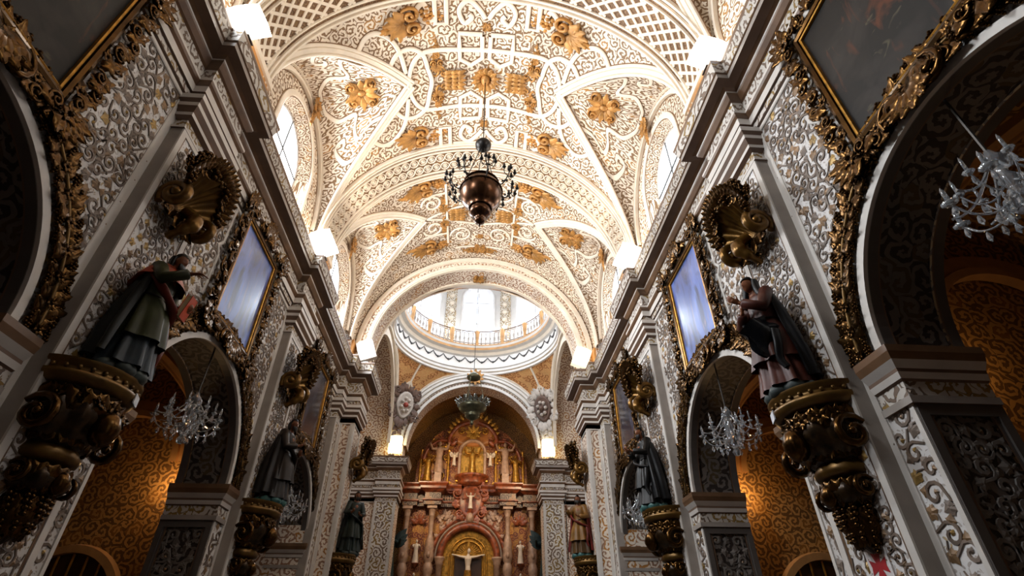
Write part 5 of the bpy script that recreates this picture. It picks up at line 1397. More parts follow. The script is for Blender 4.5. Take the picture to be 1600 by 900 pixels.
# ================================================================== STATUES
def remeshed(mb, name, mat, parent, voxel=0.012, smooth_it=4):
    me = mb.data(name + '_raw', [mat]); o = bpy.data.objects.new('tmp', me); COL.objects.link(o)
    r = o.modifiers.new('r', 'REMESH'); r.mode = 'VOXEL'; r.voxel_size = voxel; r.use_smooth_shade = True
    sm_ = o.modifiers.new('s', 'SMOOTH'); sm_.factor = 0.5; sm_.iterations = smooth_it
    dg = bpy.context.evaluated_depsgraph_get(); dg.update()
    new = bpy.data.meshes.new_from_object(o.evaluated_get(dg)); new.name = name
    bpy.data.objects.remove(o); bpy.data.meshes.remove(me)
    if not new.materials: new.materials.append(mat)
    return link(name, new, parent)
def hand(m, wrist, dirv, palm_n, side, curl=0.5, sc=1.0):
    """palm with four fingers of unequal length and a thumb leaving its side"""
    w = Vector(wrist); d = Vector(dirv).normalized(); n = Vector(palm_n); n = (n - d * n.dot(d)).normalized(); a = d.cross(n) * side
    pc = w + d * 0.05 * sc
    m.tube([w - d * 0.02, w + d * 0.02 * sc, w + d * 0.06 * sc, w + d * 0.095 * sc], [0.026 * sc, 0.034 * sc, 0.042 * sc, 0.036 * sc], 8, flat=0.55, up=tuple(n))
    for k, L in enumerate((0.075, 0.088, 0.082, 0.062)):
        b = w + d * 0.09 * sc + a * (0.033 - 0.022 * k) * sc
        p = [b]; ang = 0.15
        for j in range(3):
            ang += curl * (0.5 + 0.25 * j); p.append(p[-1] + (d * cos(ang) + n * sin(ang)) * L * sc / 3 * 1.25)
        m.tube(p, [0.0115 * sc, 0.0115 * sc, 0.0105 * sc, 0.009 * sc], 6)
    b = w + d * 0.035 * sc + a * 0.035 * sc
    m.tube([b, b + (a * 0.7 + d * 0.5 + n * 0.2) * 0.04 * sc, b + (a * 0.75 + d * 0.95 + n * 0.5) * 0.065 * sc], [0.014 * sc, 0.0125 * sc, 0.0095 * sc], 6)
def head(m, c, f, up, sc=1.0):
    """head with brow, eyes, nose, mouth and ears; f = facing, up = crown direction; c = centre of the head"""
    f = Vector(f).normalized(); up = Vector(up); up = (up - f * up.dot(f)).normalized(); r = f.cross(up); rows = []
    for i in range(19):
        v = pi * i / 18; row = []
        for k in range(24):
            a = 2 * pi * k / 24
            x = 0.077 * sin(v) * cos(a); y = 0.098 * sin(v) * sin(a); z = 0.118 * cos(v)
            if z < 0: x *= 1 + 0.9 * z; 
            if y > 0:
                g = lambda cx, cz, sx, sz: math.exp(-(((abs(x) - cx) / sx) ** 2 + ((z - cz) / sz) ** 2))
                y += 0.030 * math.exp(-((x / 0.016) ** 2 + ((z + 0.018) / 0.028) ** 2)) + 0.012 * math.exp(-((x / 0.05) ** 2 + ((z - 0.03) / 0.012) ** 2))
                y -= 0.016 * g(0.032, 0.006, 0.016, 0.012); y += 0.009 * g(0.032, 0.004, 0.008, 0.007)
                y += 0.008 * math.exp(-((x / 0.026) ** 2 + ((z + 0.058) / 0.012) ** 2)) - 0.006 * math.exp(-((x / 0.03) ** 2 + ((z + 0.06) / 0.004) ** 2))
                y += 0.010 * math.exp(-((x / 0.03) ** 2 + ((z + 0.098) / 0.02) ** 2))
            row.append(Vector(c) + (r * x + f * y + up * z) * sc)
        rows.append(row)
    m.grid(rows, close=True)
    for e in (-1, 1): m.ball(tuple(Vector(c) + (r * e * 0.078 - f * 0.01 - up * 0.005) * sc), 0.02 * sc, 6, 5, 0, (0.7, 1, 1.4))
    return r
def robe_mb(rings, nf=11, ph=0.0, n=64, a0=0.0, a1=2 * pi, close=True, thick=None):
    """stacked draped sections (z, cx, cy, rx, ry, fold)"""
    R_ = [Vector(r) if False else r for r in rings]
    # refine along z
    ref = []
    for i in range(len(R_) - 1):
        for j in range(4):
            t = j / 4; t = t * t * (3 - 2 * t) * 0.5 + t * 0.5; ref.append(tuple(R_[i][k] * (1 - t) + R_[i + 1][k] * t for k in range(6)))
    ref.append(R_[-1])
    m = MB(); rows = []
    for (z, cx, cy, rx, ry, fo) in ref:
        row = []
        for k in range(n if close else n + 1):
            a = a0 + (a1 - a0) * k / n
            w = 1 + fo * (sin(nf * a + ph + 1.3 * z) * 0.6 + sin((nf * 2 - 3) * a + 2.1 * z + ph * 2) * 0.3 + sin(3 * a - 2 * z) * 0.35)
            row.append((cx + rx * w * cos(a), cy + ry * w * sin(a), z))
        rows.append(row)
    if thick:
        inner = [[(cx + (p[0] - cx) * (1 - thick), cy + (p[1] - cy) * (1 - thick), p[2]) for p in row] for row, (z, cx, cy, *_r) in zip(rows, ref)]
        m.grid(rows); m.grid(inner)
        m.grid([rows[0], inner[0]]); m.grid([rows[-1], inner[-1]]); m.grid([[r[0] for r in rows], [r[0] for r in inner]]); m.grid([[r[-1] for r in rows], [r[-1] for r in inner]])
    else: m.grid(rows, close=close)
    return m
def lacquer(name, c, rough=0.42): return plain(name, c, rough, 0.0, var=0.25, scale=4, spec=0.28, coat=0.0)
SKIN = lacquer('carved_skin', '#7a4a30', 0.35)
HAIRM = lacquer('dark_carved_hair', '#1a120c', 0.4)
ROCK = plain('painted_rock', '#3b4442', 0.6, var=0.3, scale=5, bump=0.4)
TEAL = lacquer('teal_painted_base', '#3f6663', 0.4)
def statue(label, loc, yaw, robe, cloak, under, pose, base, voxel, sc=1.0, extra=None, hood=False, beard=True, skin=None):
    t = thing('saint_statue', label, 'statue', loc, (0, 0, yaw), 'saint statues on the piers')
    t.scale = (sc, sc, sc)
    skin = skin or SKIN
    # base of rounded rocks
    b = MB()
    for k in range(7):
        a = 2 * pi * k / 7; b.ball((0.22 * cos(a), 0.2 * sin(a), 0.05), 0.13, 8, 6, 0, (1.1, 1.1, 0.75))
    b.ball((0, 0, 0.06), 0.25, 10, 6, 0, (1, 1, 0.5)); b.build('base', [base], t, True)
    lean = pose.get('lean', 0.0); H = 0.12
    def sp(z): return (0.0, lean * max(0, z - 0.6) ** 1.2)
    # body: feet, legs, trunk, neck, head, arms and hands as one surface
    m = MB()
    for e in (-1, 1):
        m.tube([(e * 0.1, -0.02, H + 0.85), (e * 0.1, 0.05, H + 0.5), (e * 0.1, 0.0, H + 0.1), (e * 0.1, 0.0, H + 0.04)], [0.09, 0.065, 0.045, 0.045], 8)
        m.tube([(e * 0.1, -0.03, H + 0.035), (e * 0.11, 0.08, H + 0.035), (e * 0.12, 0.17, H + 0.02)], [0.04, 0.042, 0.025], 8)
    hx, hy, hz = pose.get('head', (0, 0.03 + lean, 1.68)); hz += H - 0.02
    ny = sp(1.4)[1]
    m.tube([(0, 0, H + 0.8), (0, sp(1.0)[1], H + 1.05), (0, sp(1.25)[1], H + 1.28), (0, ny, H + 1.42), (hx * 0.6, (ny + hy) / 2, H + 1.5), (hx, hy - 0.01, hz - 0.02)], [0.16, 0.15, 0.17, 0.12, 0.058, 0.055], 12)
    f = Vector(pose.get('look', (0, 1, -0.1))); up = Vector(pose.get('tilt', (0, 0, 1)))
    head(m, (hx, hy, hz), f, up)
    sleeves = MB()
    for e, (el, wr, hd, pn, cu) in pose['arms'].items():
        sh_ = Vector((e * 0.19, ny - 0.01, H + 1.36)); el = Vector(el); wr = Vector(wr)
        m.tube([Vector((0, ny, H + 1.36)), sh_, (sh_ + el) / 2, el, (el + wr) / 2, wr], [0.09, 0.075, 0.06, 0.05, 0.042, 0.03], 8)
        hand(m, wr, hd, pn, e, cu, 1.05)
        d = (wr - el).normalized()
        sleeves.tube([Vector((e * 0.08, ny, H + 1.36)), sh_ + Vector((0, 0, 0.015)), (sh_ + el) / 2, el, el + d * 0.12, wr - d * 0.05, wr - d * 0.03], [0.1, 0.105, 0.088, 0.078, 0.066, 0.07, 0.045], 12)
    remeshed(m, 'body', skin, t, voxel)
    sleeves.build('sleeves', [robe], t, True)
    # under-dress, robe
    r = robe_mb([(H - 0.02, 0, 0.02, 0.32, 0.32, 0.16), (H + 0.2, 0, 0.02, 0.29, 0.28, 0.15), (H + 0.6, 0, 0.04, 0.23, 0.23, 0.11), (H + 0.95, 0, sp(1.0)[1], 0.175, 0.15, 0.04), (H + 1.2, 0, sp(1.2)[1], 0.2, 0.155, 0.03), (H + 1.36, 0, ny, 0.2, 0.13, 0.02), (H + 1.43, 0, ny, 0.1, 0.09, 0.01), (H + 1.47, 0, (ny + hy) / 2, 0.065, 0.065, 0)], 9, yaw)
    r.build('under_dress', [under], t, True)
    r = robe_mb([(H + 0.34, 0, 0.05, 0.31, 0.32, 0.15), (H + 0.68, 0, 0.04, 0.26, 0.26, 0.12), (H + 0.98, 0, sp(1.0)[1], 0.19, 0.165, 0.05), (H + 1.2, 0, sp(1.2)[1], 0.212, 0.167, 0.035), (H + 1.37, 0, ny, 0.212, 0.14, 0.02), (H + 1.42, 0, ny, 0.12, 0.1, 0)], 7, yaw + 1)
    ro = r.build('tunic', [robe], t, True)
    bl = MB(); bl.tube([(0.19 * cos(2 * pi * i / 20), sp(1.0)[1] + 0.165 * sin(2 * pi * i / 20), H + 0.97 + 0.015 * sin(i)) for i in range(21)], 0.018, 6, cap=False); bl.build('belt', [HAIRM], t, True)
    # cloak over back and shoulders
    ca0, ca1 = pose.get('cloak', (radians(150), radians(400)))
    c = robe_mb([(H + 0.06, 0, -0.06, 0.38, 0.36, 0.2), (H + 0.4, 0, -0.05, 0.36, 0.33, 0.19), (H + 0.8, 0, -0.03, 0.31, 0.28, 0.15), (H + 1.15, 0, sp(1.2)[1] - 0.02, 0.285, 0.23, 0.09), (H + 1.34, 0, ny - 0.02, 0.255, 0.185, 0.03), (H + 1.44, 0, ny - 0.02, 0.15, 0.12, 0.02)], 8, yaw + 2, 56, ca0, ca1, False, 0.07)
    c.build('cloak', [cloak], t, True)
    # fold of cloak across the front
    fd = MB(); pts = smoothpath([(-0.28, 0.1, H + 0.75), (-0.12, 0.27, H + 0.82), (0.1, 0.27, H + 0.95), (0.24, 0.14, H + 1.12), (0.26, 0.0, H + 1.3)], 6)
    fd.tube(pts, [0.055 + 0.008 * sin(i * 0.9) for i in range(len(pts))], 10, flat=0.6); 
    pts = smoothpath([(-0.27, 0.14, H + 0.72), (-0.3, 0.18, H + 0.5), (-0.27, 0.2, H + 0.3), (-0.3, 0.16, H + 0.16)], 5)
    fd.tube(pts, [0.065 - 0.001 * i for i in range(len(pts))], 10, flat=0.6)
    fd.build('cloak_fold', [pose.get('fold', cloak)], t, True)
    if 'collar' in pose:
        cl_ = MB(); rows = []
        for i in range(7):
            u = i / 6; rows.append([((0.13 + 0.21 * u) * cos(a) * (1 + 0.06 * sin(9 * a + 4 * u)), ny - 0.05 + (0.12 + 0.19 * u) * sin(a), H + 1.52 - 0.30 * u ** 1.4 - 0.12 * u * max(0, -sin(a))) for a in [2 * pi * k / 40 for k in range(40)]])
        cl_.grid(rows, close=True); cl_.build('collar', [pose['collar']], t, True)
    # hair and beard
    hm = MB(); f_ = f.normalized(); r_ = f_.cross(up).normalized(); u_ = r_.cross(f_); C = Vector((hx, hy, hz)); rows = []
    hs = 1.18 if hood else 1.07
    for i in range(9):
        v = radians(118) * i / 8; row = []
        for k in range(20):
            a = 2 * pi * k / 20; fr = sin(a) > 0.25
            v2 = v * (0.5 if fr else 1.0) * (1 if not hood else 1.05); wob = 1 + 0.05 * sin(7 * a + 9 * v)
            row.append(C + (r_ * 0.082 * sin(v2) * cos(a) + f_ * (0.103 * sin(v2) * sin(a) - 0.006) + u_ * (0.124 * cos(v2))) * hs * wob)
        rows.append(row)
    hm.grid(rows, close=True)
    if not hood:
        for k in range(9):
            a = radians(200 + 140 * k / 8); p = C + r_ * 0.085 * cos(a) + f_ * 0.1 * sin(a)
            hm.tube([p + u_ * 0.03, p - u_ * 0.06, p - u_ * 0.13 + f_ * 0.01, p - u_ * 0.17], [0.03, 0.032, 0.028, 0.012], 6)
    else:
        for k in range(11):
            a = radians(190 + 160 * k / 10); p = C + r_ * 0.1 * cos(a) + f_ * 0.115 * sin(a)
            hm.tube([p + u_ * 0.04, p - u_ * 0.08, p * 1.0 - u_ * 0.2 + r_ * 0.04 * cos(a), p - u_ * 0.3 + r_ * 0.08 * cos(a)], [0.04, 0.045, 0.05, 0.04], 6)
    hm.build('hood' if hood else 'hair', [cloak if hood else HAIRM], t, True)
    if beard:
        bm = MB()
        for k in range(7):
            x = -0.045 + 0.015 * k; p = C + r_ * x + f_ * (0.075 - 0.3 * x * x * 20) - u_ * 0.085
            bm.tube([p + u_ * 0.03, p - u_ * 0.03 + f_ * 0.012, p - u_ * (0.10 - abs(x)) + f_ * 0.01], [0.016, 0.02, 0.006], 6)
        bm.build('beard', [HAIRM], t, True)
    if extra: extra(t, H)
    return t
def book(t, H):
    m = MB(); Mx = T(-0.16, 0.36, H + 1.0) @ RZ(0.25) @ RX(-0.25) @ RY_(0.2)
    for (a, b) in (((-0.12, -0.035, -0.16), (0.12, -0.027, 0.16)), ((-0.12, 0.027, -0.16), (0.12, 0.035, 0.16)), ((-0.125, -0.035, -0.16), (-0.115, 0.035, 0.16))): m.box(a, b, 0)
    m.box((-0.115, -0.027, -0.15), (0.11, 0.027, 0.15), 1); m.xf(Mx)
    m.build('book', [lacquer('red_book_cover', '#b23a1c', 0.4), plain('book_pages', '#c9b48a', 0.7)], t)
def staff(t, H):
    m = MB(); m.tube([(0.36, 0.3, -0.05), (0.34, 0.3, 1.9)], 0.014, 8); m.box((0.26, 0.29, 1.72), (0.42, 0.31, 1.75)); m.build('staff', [M['blackmetal']], t, True)
def flying_fold(t, H):
    m = MB(); pts = smoothpath([(-0.2, 0.16, H + 1.0), (-0.26, 0.36, H + 0.9), (-0.22, 0.5, H + 0.78), (-0.26, 0.6, H + 0.66)], 6); rows = []
    for i, p in enumerate(pts):
        w = 0.10 + 0.16 * sin(pi * i / (len(pts) - 1)); rows.append([(p.x + 0.05 * sin(5 * q + i * 0.5), p.y - 0.12 * q, p.z - w * (q * 2)) for q in [j / 6 for j in range(7)]])
    m.grid(rows); m.grid([[(x + 0.03, y + 0.01, z) for x, y, z in r] for r in rows])
    m.build('flying_drapery', [lacquer('black_drapery', '#121418', 0.3)], t, True)
C_ = lambda n, c: lacquer(n, c)
ZT = 4.315
LK1 = (0.1, 1, -0.12)
statue('bearded saint statue in green and red robes pointing ahead, nearest on the left', (-4.12, PYS[0], ZT), radians(-88), C_('olive_green_robe', '#33361c'), C_('dark_green_cloak', '#121410'), C_('slate_blue_dress', '#293239'),
       dict(lean=0.06, head=(0.02, 0.14, 1.64), look=(0.1, 1, -0.15), tilt=(0.05, 0.2, 1), arms={1: ((0.32, 0.22, 1.26), (0.24, 0.5, 1.4), (-0.1, 1, 0.1), (-0.3, 0, -1), 0.3), -1: ((-0.3, 0.1, 1.18), (-0.22, 0.3, 1.08), (0.4, 0.8, 0.1), (0.2, 0.2, 1), 0.7)}, cloak=(radians(140), radians(372)), fold=C_('red_orange_fold', '#642111'), collar=C_('orange_red_collar', '#8f3418')), ROCK, 0.010, 1.0, book)
# orange-red collar of the near left saint
statue('saint statue in glossy brown dress and black hooded cloak, nearest on the right', (4.12, PYS[0], ZT), radians(92), C_('chestnut_robe', '#4a241c'), C_('black_blue_cloak', '#0e0f12'), C_('brown_dress', '#54291f'),
       dict(lean=0.05, head=(-0.02, 0.13, 1.63), look=(-0.2, 1, 0.1), tilt=(0, 0.1, 1), arms={1: ((0.26, 0.24, 1.18), (0.06, 0.3, 1.3), (-0.8, 0.3, 0.5), (0, -1, 0.2), 0.4), -1: ((-0.28, 0.2, 1.2), (-0.12, 0.42, 1.34), (0.2, 0.8, 0.5), (0.3, -0.5, 0.3), 0.4)}, cloak=(radians(172), radians(372))), ROCK, 0.010, 1.0, flying_fold, True, False)
statue('saint statue wrapped in a dark brown cloak on the middle left pier', (-4.12, PYS[1], ZT), radians(-95), C_('umber_robe', '#241912'), C_('dark_brown_cloak', '#1b130e'), C_('grey_brown_dress', '#292522'),
       dict(lean=0.04, head=(0.04, 0.12, 1.63), look=(0.4, 1, -0.1), arms={1: ((0.27, 0.16, 1.15), (0.1, 0.36, 1.22), (-0.6, 0.6, 0.3), (0, -0.4, 1), 0.5), -1: ((-0.28, 0.1, 1.16), (-0.1, 0.34, 1.06), (0.8, 0.4, 0.1), (0, 0.1, 1), 0.6)}), TEAL, 0.014)
statue('saint statue in a long black robe on the middle right pier', (4.12, PYS[1], ZT), radians(92), C_('black_habit', '#12100f'), C_('black_cloak', '#0d0c0e'), C_('dark_grey_dress', '#1f1c1b'),
       dict(lean=0.05, head=(-0.05, 0.13, 1.63), look=(-0.5, 1, -0.15), arms={1: ((0.28, 0.16, 1.16), (0.14, 0.38, 1.3), (-0.4, 0.6, 0.5), (0, -0.4, 1), 0.5), -1: ((-0.28, 0.14, 1.2), (-0.2, 0.42, 1.24), (0.2, 0.9, 0.2), (0, 0, 1), 0.4)}), TEAL, 0.014)
statue('saint statue in dark green robes on the left crossing pier', (-3.64, PYS[2], ZT), radians(-150), C_('bottle_green_robe', '#1b241e'), C_('green_black_cloak', '#141917'), C_('dark_teal_dress', '#192421'),
       dict(lean=0.03, head=(0.0, 0.1, 1.64), look=(0.3, 1, -0.1), arms={1: ((0.3, 0.12, 1.2), (0.2, 0.38, 1.16), (0.0, 1, 0.2), (0, 0, 1), 0.4), -1: ((-0.28, 0.1, 1.18), (-0.12, 0.34, 1.1), (0.7, 0.5, 0.1), (0, 0, 1), 0.6)}), ROCK, 0.016)
statue('saint statue in gold and red robes holding a staff on the right crossing pier', (3.64, PYS[2], ZT), radians(150), C_('old_gold_robe', '#7a5526'), C_('wine_red_cloak', '#641f1a'), C_('ochre_dress', '#4c3519'),
       dict(lean=0.03, head=(0.0, 0.1, 1.64), look=(-0.2, 1, 0), arms={1: ((0.3, 0.14, 1.25), (0.33, 0.3, 1.42), (0.1, 0.5, 0.8), (-1, 0, 0), 0.9), -1: ((-0.28, 0.1, 1.18), (-0.1, 0.34, 1.15), (0.6, 0.6, 0.2), (0, 0, 1), 0.6)}), TEAL, 0.016, 1.0, staff)

# ================================================================== ALTARPIECE
M['redmarble'] = plain('red_marble', '#8a4526', 0.35, var=0.45, scale=5, spec=0.6)
M['redgold'] = arabesque('red_gold_marble', '#74301a', '#b0713a', '#c9903c', 0.28, 0.1, edge='#40180c', rough=0.4)
M['pinkstone'] = plain('pale_pink_marble', '#ab8a74', 0.4, var=0.2, scale=6)
M['darkmarble'] = arabesque('dark_inlay_marble', '#3c2a24', '#8d7a6c', '#9a6a3a', 0.22, 0.1, edge='#241712', rough=0.4)
M['ivory'] = plain('ivory_statuette', '#d8c6b2', 0.5, var=0.1)
M['altargold'] = plain('altar_gold', '#c48f3a', 0.3, 0.7, var=0.35, scale=7, bump=0.3)
AL = thing('altarpiece', 'towering carved altarpiece of red marble and gold filling the chancel', 'altarpiece', (0, RY, 0))
q = MB()
q.box((-3.7, 0.0, 0), (3.7, 0.5, 10.0), 0)
q.build('back_panel', [M['redgold']], AL)
# upper arched storey
n = 24; up_ = MB(); P = [(-3.3, 10.0)] + [(-3.3 * cos(pi * i / n), 10.9 + 3.1 * sin(pi * i / n)) for i in range(n + 1)] + [(3.3, 10.0)]
up_.add([(x, 0.1, z) for x, z in P] + [(x, 0.5, z) for x, z in P], [tuple(range(len(P)))] + [(i, (i + 1) % len(P), len(P) + (i + 1) % len(P), len(P) + i) for i in range(len(P))], 0, [(x, z) for x, z in P] * 2)
up_.build('upper_panel', [M['redgold']], AL)
EP = [(0, 8.85, 1), (0.06, 8.87, 1), (0.06, 9.05, 0), (0.14, 9.1, 0), (0.14, 9.16, 1), (0.02, 9.2, 1), (0.02, 9.52, 0), (0.1, 9.56, 0), (0.22, 9.66, 0), (0.3, 9.7, 0), (0.3, 9.82, 0), (0.4, 9.96, 0), (0.4, 10.02, 0), (0, 10.06, 0)]
def al_sweep(path, prof, name, mats):
    m = MB(); sweep(m, path, [(-p, z, mi) for p, z, mi in prof], 1); return m.build(name, mats, AL)
for s in (-1, 1):
    # broken entablature, stepping forward over the columns; path runs across x at depth y
    pth = [(s * 3.75, -0.1), (s * 3.75, -0.5), (s * 3.05, -0.5), (s * 3.05, -0.25), (s * 2.55, -0.25), (s * 2.55, -0.75), (s * 1.7, -0.75), (s * 1.7, -0.15), (s * 0.55, -0.15)]
    m = MB(); sweep(m, pth, [((-p if s < 0 else p), z, mi) for p, z, mi in EP], 1)
    m.build('entablature', [M['redmarble'], M['darkmarble']], AL)
    cap_ = MB(); cap_.box((min(s * 3.75, s * 0.55), -0.3, 9.98), (max(s * 3.75, s * 0.55), 0.1, 10.04)); cap_.box((min(s * 2.75, s * 1.5), -1.0, 9.98), (max(s * 2.75, s * 1.5), 0.1, 10.05)); cap_.build('ledge', [M['redmarble']], AL)
colm = MB(); colm.lathe([(0.30, 3.0), (0.30, 3.2), (0.22, 3.3), (0.26, 3.6), (0.31, 3.9), (0.2, 4.1), (0.3, 4.25), (0.33, 4.5), (0.22, 4.75), (0.31, 4.9), (0.34, 5.15), (0.24, 5.4), (0.3, 5.5), (0.33, 5.75), (0.26, 5.95), (0.22, 6.0), (0.30, 6.1), (0.34, 6.35), (0.30, 6.6), (0.33, 6.7), (0.28, 6.8), (0.3, 6.95), (0.22, 7.2), (0.15, 7.4), (0.16, 7.9), (0.17, 8.3), (0.21, 8.33), (0.18, 8.38), (0.22, 8.55), (0.30, 8.72), (0.3, 8.85)], 16, wave=lambda a, z: 1 + 0.05 * cos(8 * a + 2 * z) if z < 7.2 else 1 + 0.03 * cos(10 * a))
cold = colm.data('column', [M['pinkstone']], True)
lfr = leaf_mb().data('leaf', [M['pinkstone']], True); lfg = leaf_mb().data('leaf', [M['altargold']], True); scg = scroll_mb().data('scroll', [M['altargold']], True); scr = scroll_mb().data('scroll', [M['redmarble']], True); lfm = leaf_mb().data('leaf', [M['redmarble']], True); fcg = face_mb().data('mask', [M['pinkstone']], True)
for x, y in ((-3.5, -0.25), (-2.12, -0.45), (2.12, -0.45), (3.5, -0.25)):
    co = link('column', cold, AL, T(x, y, 0) @ S(0.8, 0.8, 1))
    cb = MB(); cb.box((-0.34, -0.34, 8.7), (0.34, 0.34, 8.87)); cb.build('abacus', [M['pinkstone']], co)
    for k in range(8): link('leaf', lfr, co, T(0.17 * cos(k * pi / 4), 0.17 * sin(k * pi / 4), 8.38) @ RZ(k * pi / 4 - pi / 2) @ RX(1.2) @ S(0.36))
    for z in (6.35, 5.15, 4.5): link('mask', fcg, co, T(0, -0.3, z) @ RX(pi / 2) @ S(0.34))
# panels with wavy gold straps between the columns
for s in (-1, 1):
    for x in (2.62, 3.05):
        w = MB(); w.tube([(s * (x + 0.06 * sin(i * 0.9)), -0.05, 5.0 + 0.18 * i) for i in range(18)], 0.035, 6); w.build('wavy_strap', [M['altargold']], AL, True)
    p = MB(); p.box((s * 2.5, -0.12, 5.0), (s * 3.15, 0.02, 8.6)); p.build('niche_panel', [M['redgold']], AL)
    for z in (6.0, 4.4): 
        p = MB(); p.lathe([(0.03, -0.25), (0.12, -0.1), (0.2, -0.04), (0.22, 0.0), (0.0, 0.0)], 12, (s * 2.82, -0.3, z)); p.build('bracket', [M['redmarble']], AL, True)
    for k in range(5): link('leaf', lfm, AL, T(s * 2.82, -0.16, 8.0) @ RX(pi / 2) @ RZ(-1.2 + 0.6 * k) @ S(0.5))
# central arch
def ring_arch(r0, r1, y0, y1, zc, name, mat, n=32, parent=AL, wave=0.0, nw=24):
    m = MB(); rows = []
    for i in range(n + 1):
        a = pi * i / n; k = 1 + wave * abs(sin(nw * a / 2))
        rows.append([(-r * cos(a), y, zc + r * sin(a)) for r, y in ((r0, y1), (r0, y0), ((r0 + r1) / 2 * k, y0 - 0.06), (r1 * k, y0), (r1 * k, y1))])
    m.grid(rows)
    return m.build(name, [mat], parent, True)
ACZ = 6.3
ring_arch(1.38, 1.7, -0.5, 0.0, ACZ, 'arch_ring', M['redmarble'])
ring_arch(1.72, 1.84, -0.38, 0.0, ACZ, 'arch_ring', M['darkmarble'])
ring_arch(1.86, 2.02, -0.3, 0.0, ACZ, 'scalloped_arch', M['redmarble'], 96, AL, 0.05, 30)
for i in range(15):
    a = pi * (i + 0.5) / 15; link('leaf', lfr, AL, T(-1.95 * cos(a), -0.3, ACZ + 1.95 * sin(a)) @ RX(pi / 2) @ RZ(pi / 2 - a if False else -(a - pi / 2) * -1 * -1) @ S(0.3))
for s in (-1, 1):
    p = MB(); p.lathe([(0.17, 3.0), (0.17, 5.9), (0.22, 5.95), (0.2, 6.05), (0.28, 6.2), (0.3, 6.3), (0.0, 6.3)], 12, (s * 1.55, -0.3, 0)); p.build('arch_column', [M['pinkstone']], AL, True)
nb = MB(); N_ = [(-1.38, 3.0)] + [(-1.38 * cos(pi * i / 24), ACZ + 1.38 * sin(pi * i / 24)) for i in range(25)] + [(1.38, 3.0)]
nb.add([(x, -0.06, z) for x, z in N_], [tuple(range(len(N_)))]); nb.build('gilded_niche', [M['altargold']], AL)
for (w_, h_, d) in ((1.0, 1.0, 0.12), (0.8, 0.8, 0.2)):
    fr = MB(); fr.tube([(-w_, -d, 3.0), (-w_, -d, ACZ), *[(-w_ * cos(pi * i / 12), -d, ACZ + h_ * sin(pi * i / 12)) for i in range(1, 12)], (w_, -d, ACZ), (w_, -d, 3.0)], 0.05, 6); fr.build('niche_moulding', [M['altargold']], AL, True)
for i in range(15):
    a = pi * (i + 0.5) / 15; ry = MB(); ry.tube([(-0.35 * cos(a), -0.12, ACZ + 0.1 + 0.35 * sin(a)), (-1.2 * cos(a), -0.1, ACZ + 0.1 + 1.05 * sin(a))], [0.03, 0.012], 5); ry.build('ray', [M['altargold']], AL, True)
dk = MB(); dk.box((-0.72, -0.11, 3.0), (0.72, -0.07, 6.4)); dk.build('niche_back', [M['darkwood']], AL)
# cartouche over the arch
ct = MB(); PP = [(0.62 * cos(a) * (1 + 0.15 * cos(2 * a)), 9.2 + 0.95 * sin(a)) for a in [2 * pi * i / 28 for i in range(28)]]
ct.grid([[(x * k, -0.15 - d, 9.2 + (z - 9.2) * k) for x, z in PP] for k, d in ((1.1, 0), (1.05, 0.14), (0.85, 0.18), (0.7, 0.06), (0.02, 0.1))], close=True); ct.build('cartouche', [M['redmarble']], AL, True)
for k in range(20):
    a = 2 * pi * k / 20; link('leaf', lfm, AL, T(0.62 * cos(a), -0.3, 9.2 + 0.95 * sin(a)) @ RX(pi / 2) @ RZ(a - pi / 2 + 0.4 * (-1) ** k) @ S(0.5))
for (x, z, a, sc_) in ((0.75, 9.6, 0.4, 0.6), (-0.75, 9.6, 2.7, 0.6), (1.2, 9.8, 0.2, 0.45), (-1.2, 9.8, 2.9, 0.45), (0.6, 8.5, -0.6, 0.5), (-0.6, 8.5, 3.7, 0.5)): link('scroll', scr, AL, T(x, -0.35, z) @ RX(pi / 2) @ RZ(a) @ S(sc_, sc_, sc_))
link('mask', fcg, AL, T(0, -0.42, 8.25) @ RX(pi / 2) @ S(0.6))
nz_ = MB(); N2 = [(-0.68, 10.64)] + [(-0.68 * cos(pi * i / 16), 11.95 + 0.68 * sin(pi * i / 16)) for i in range(17)] + [(0.68, 10.64)]
nz_.add([(x, -0.02, z) for x, z in N2], [tuple(range(len(N2)))]); nz_.build('gilded_niche', [M['altargold']], AL)
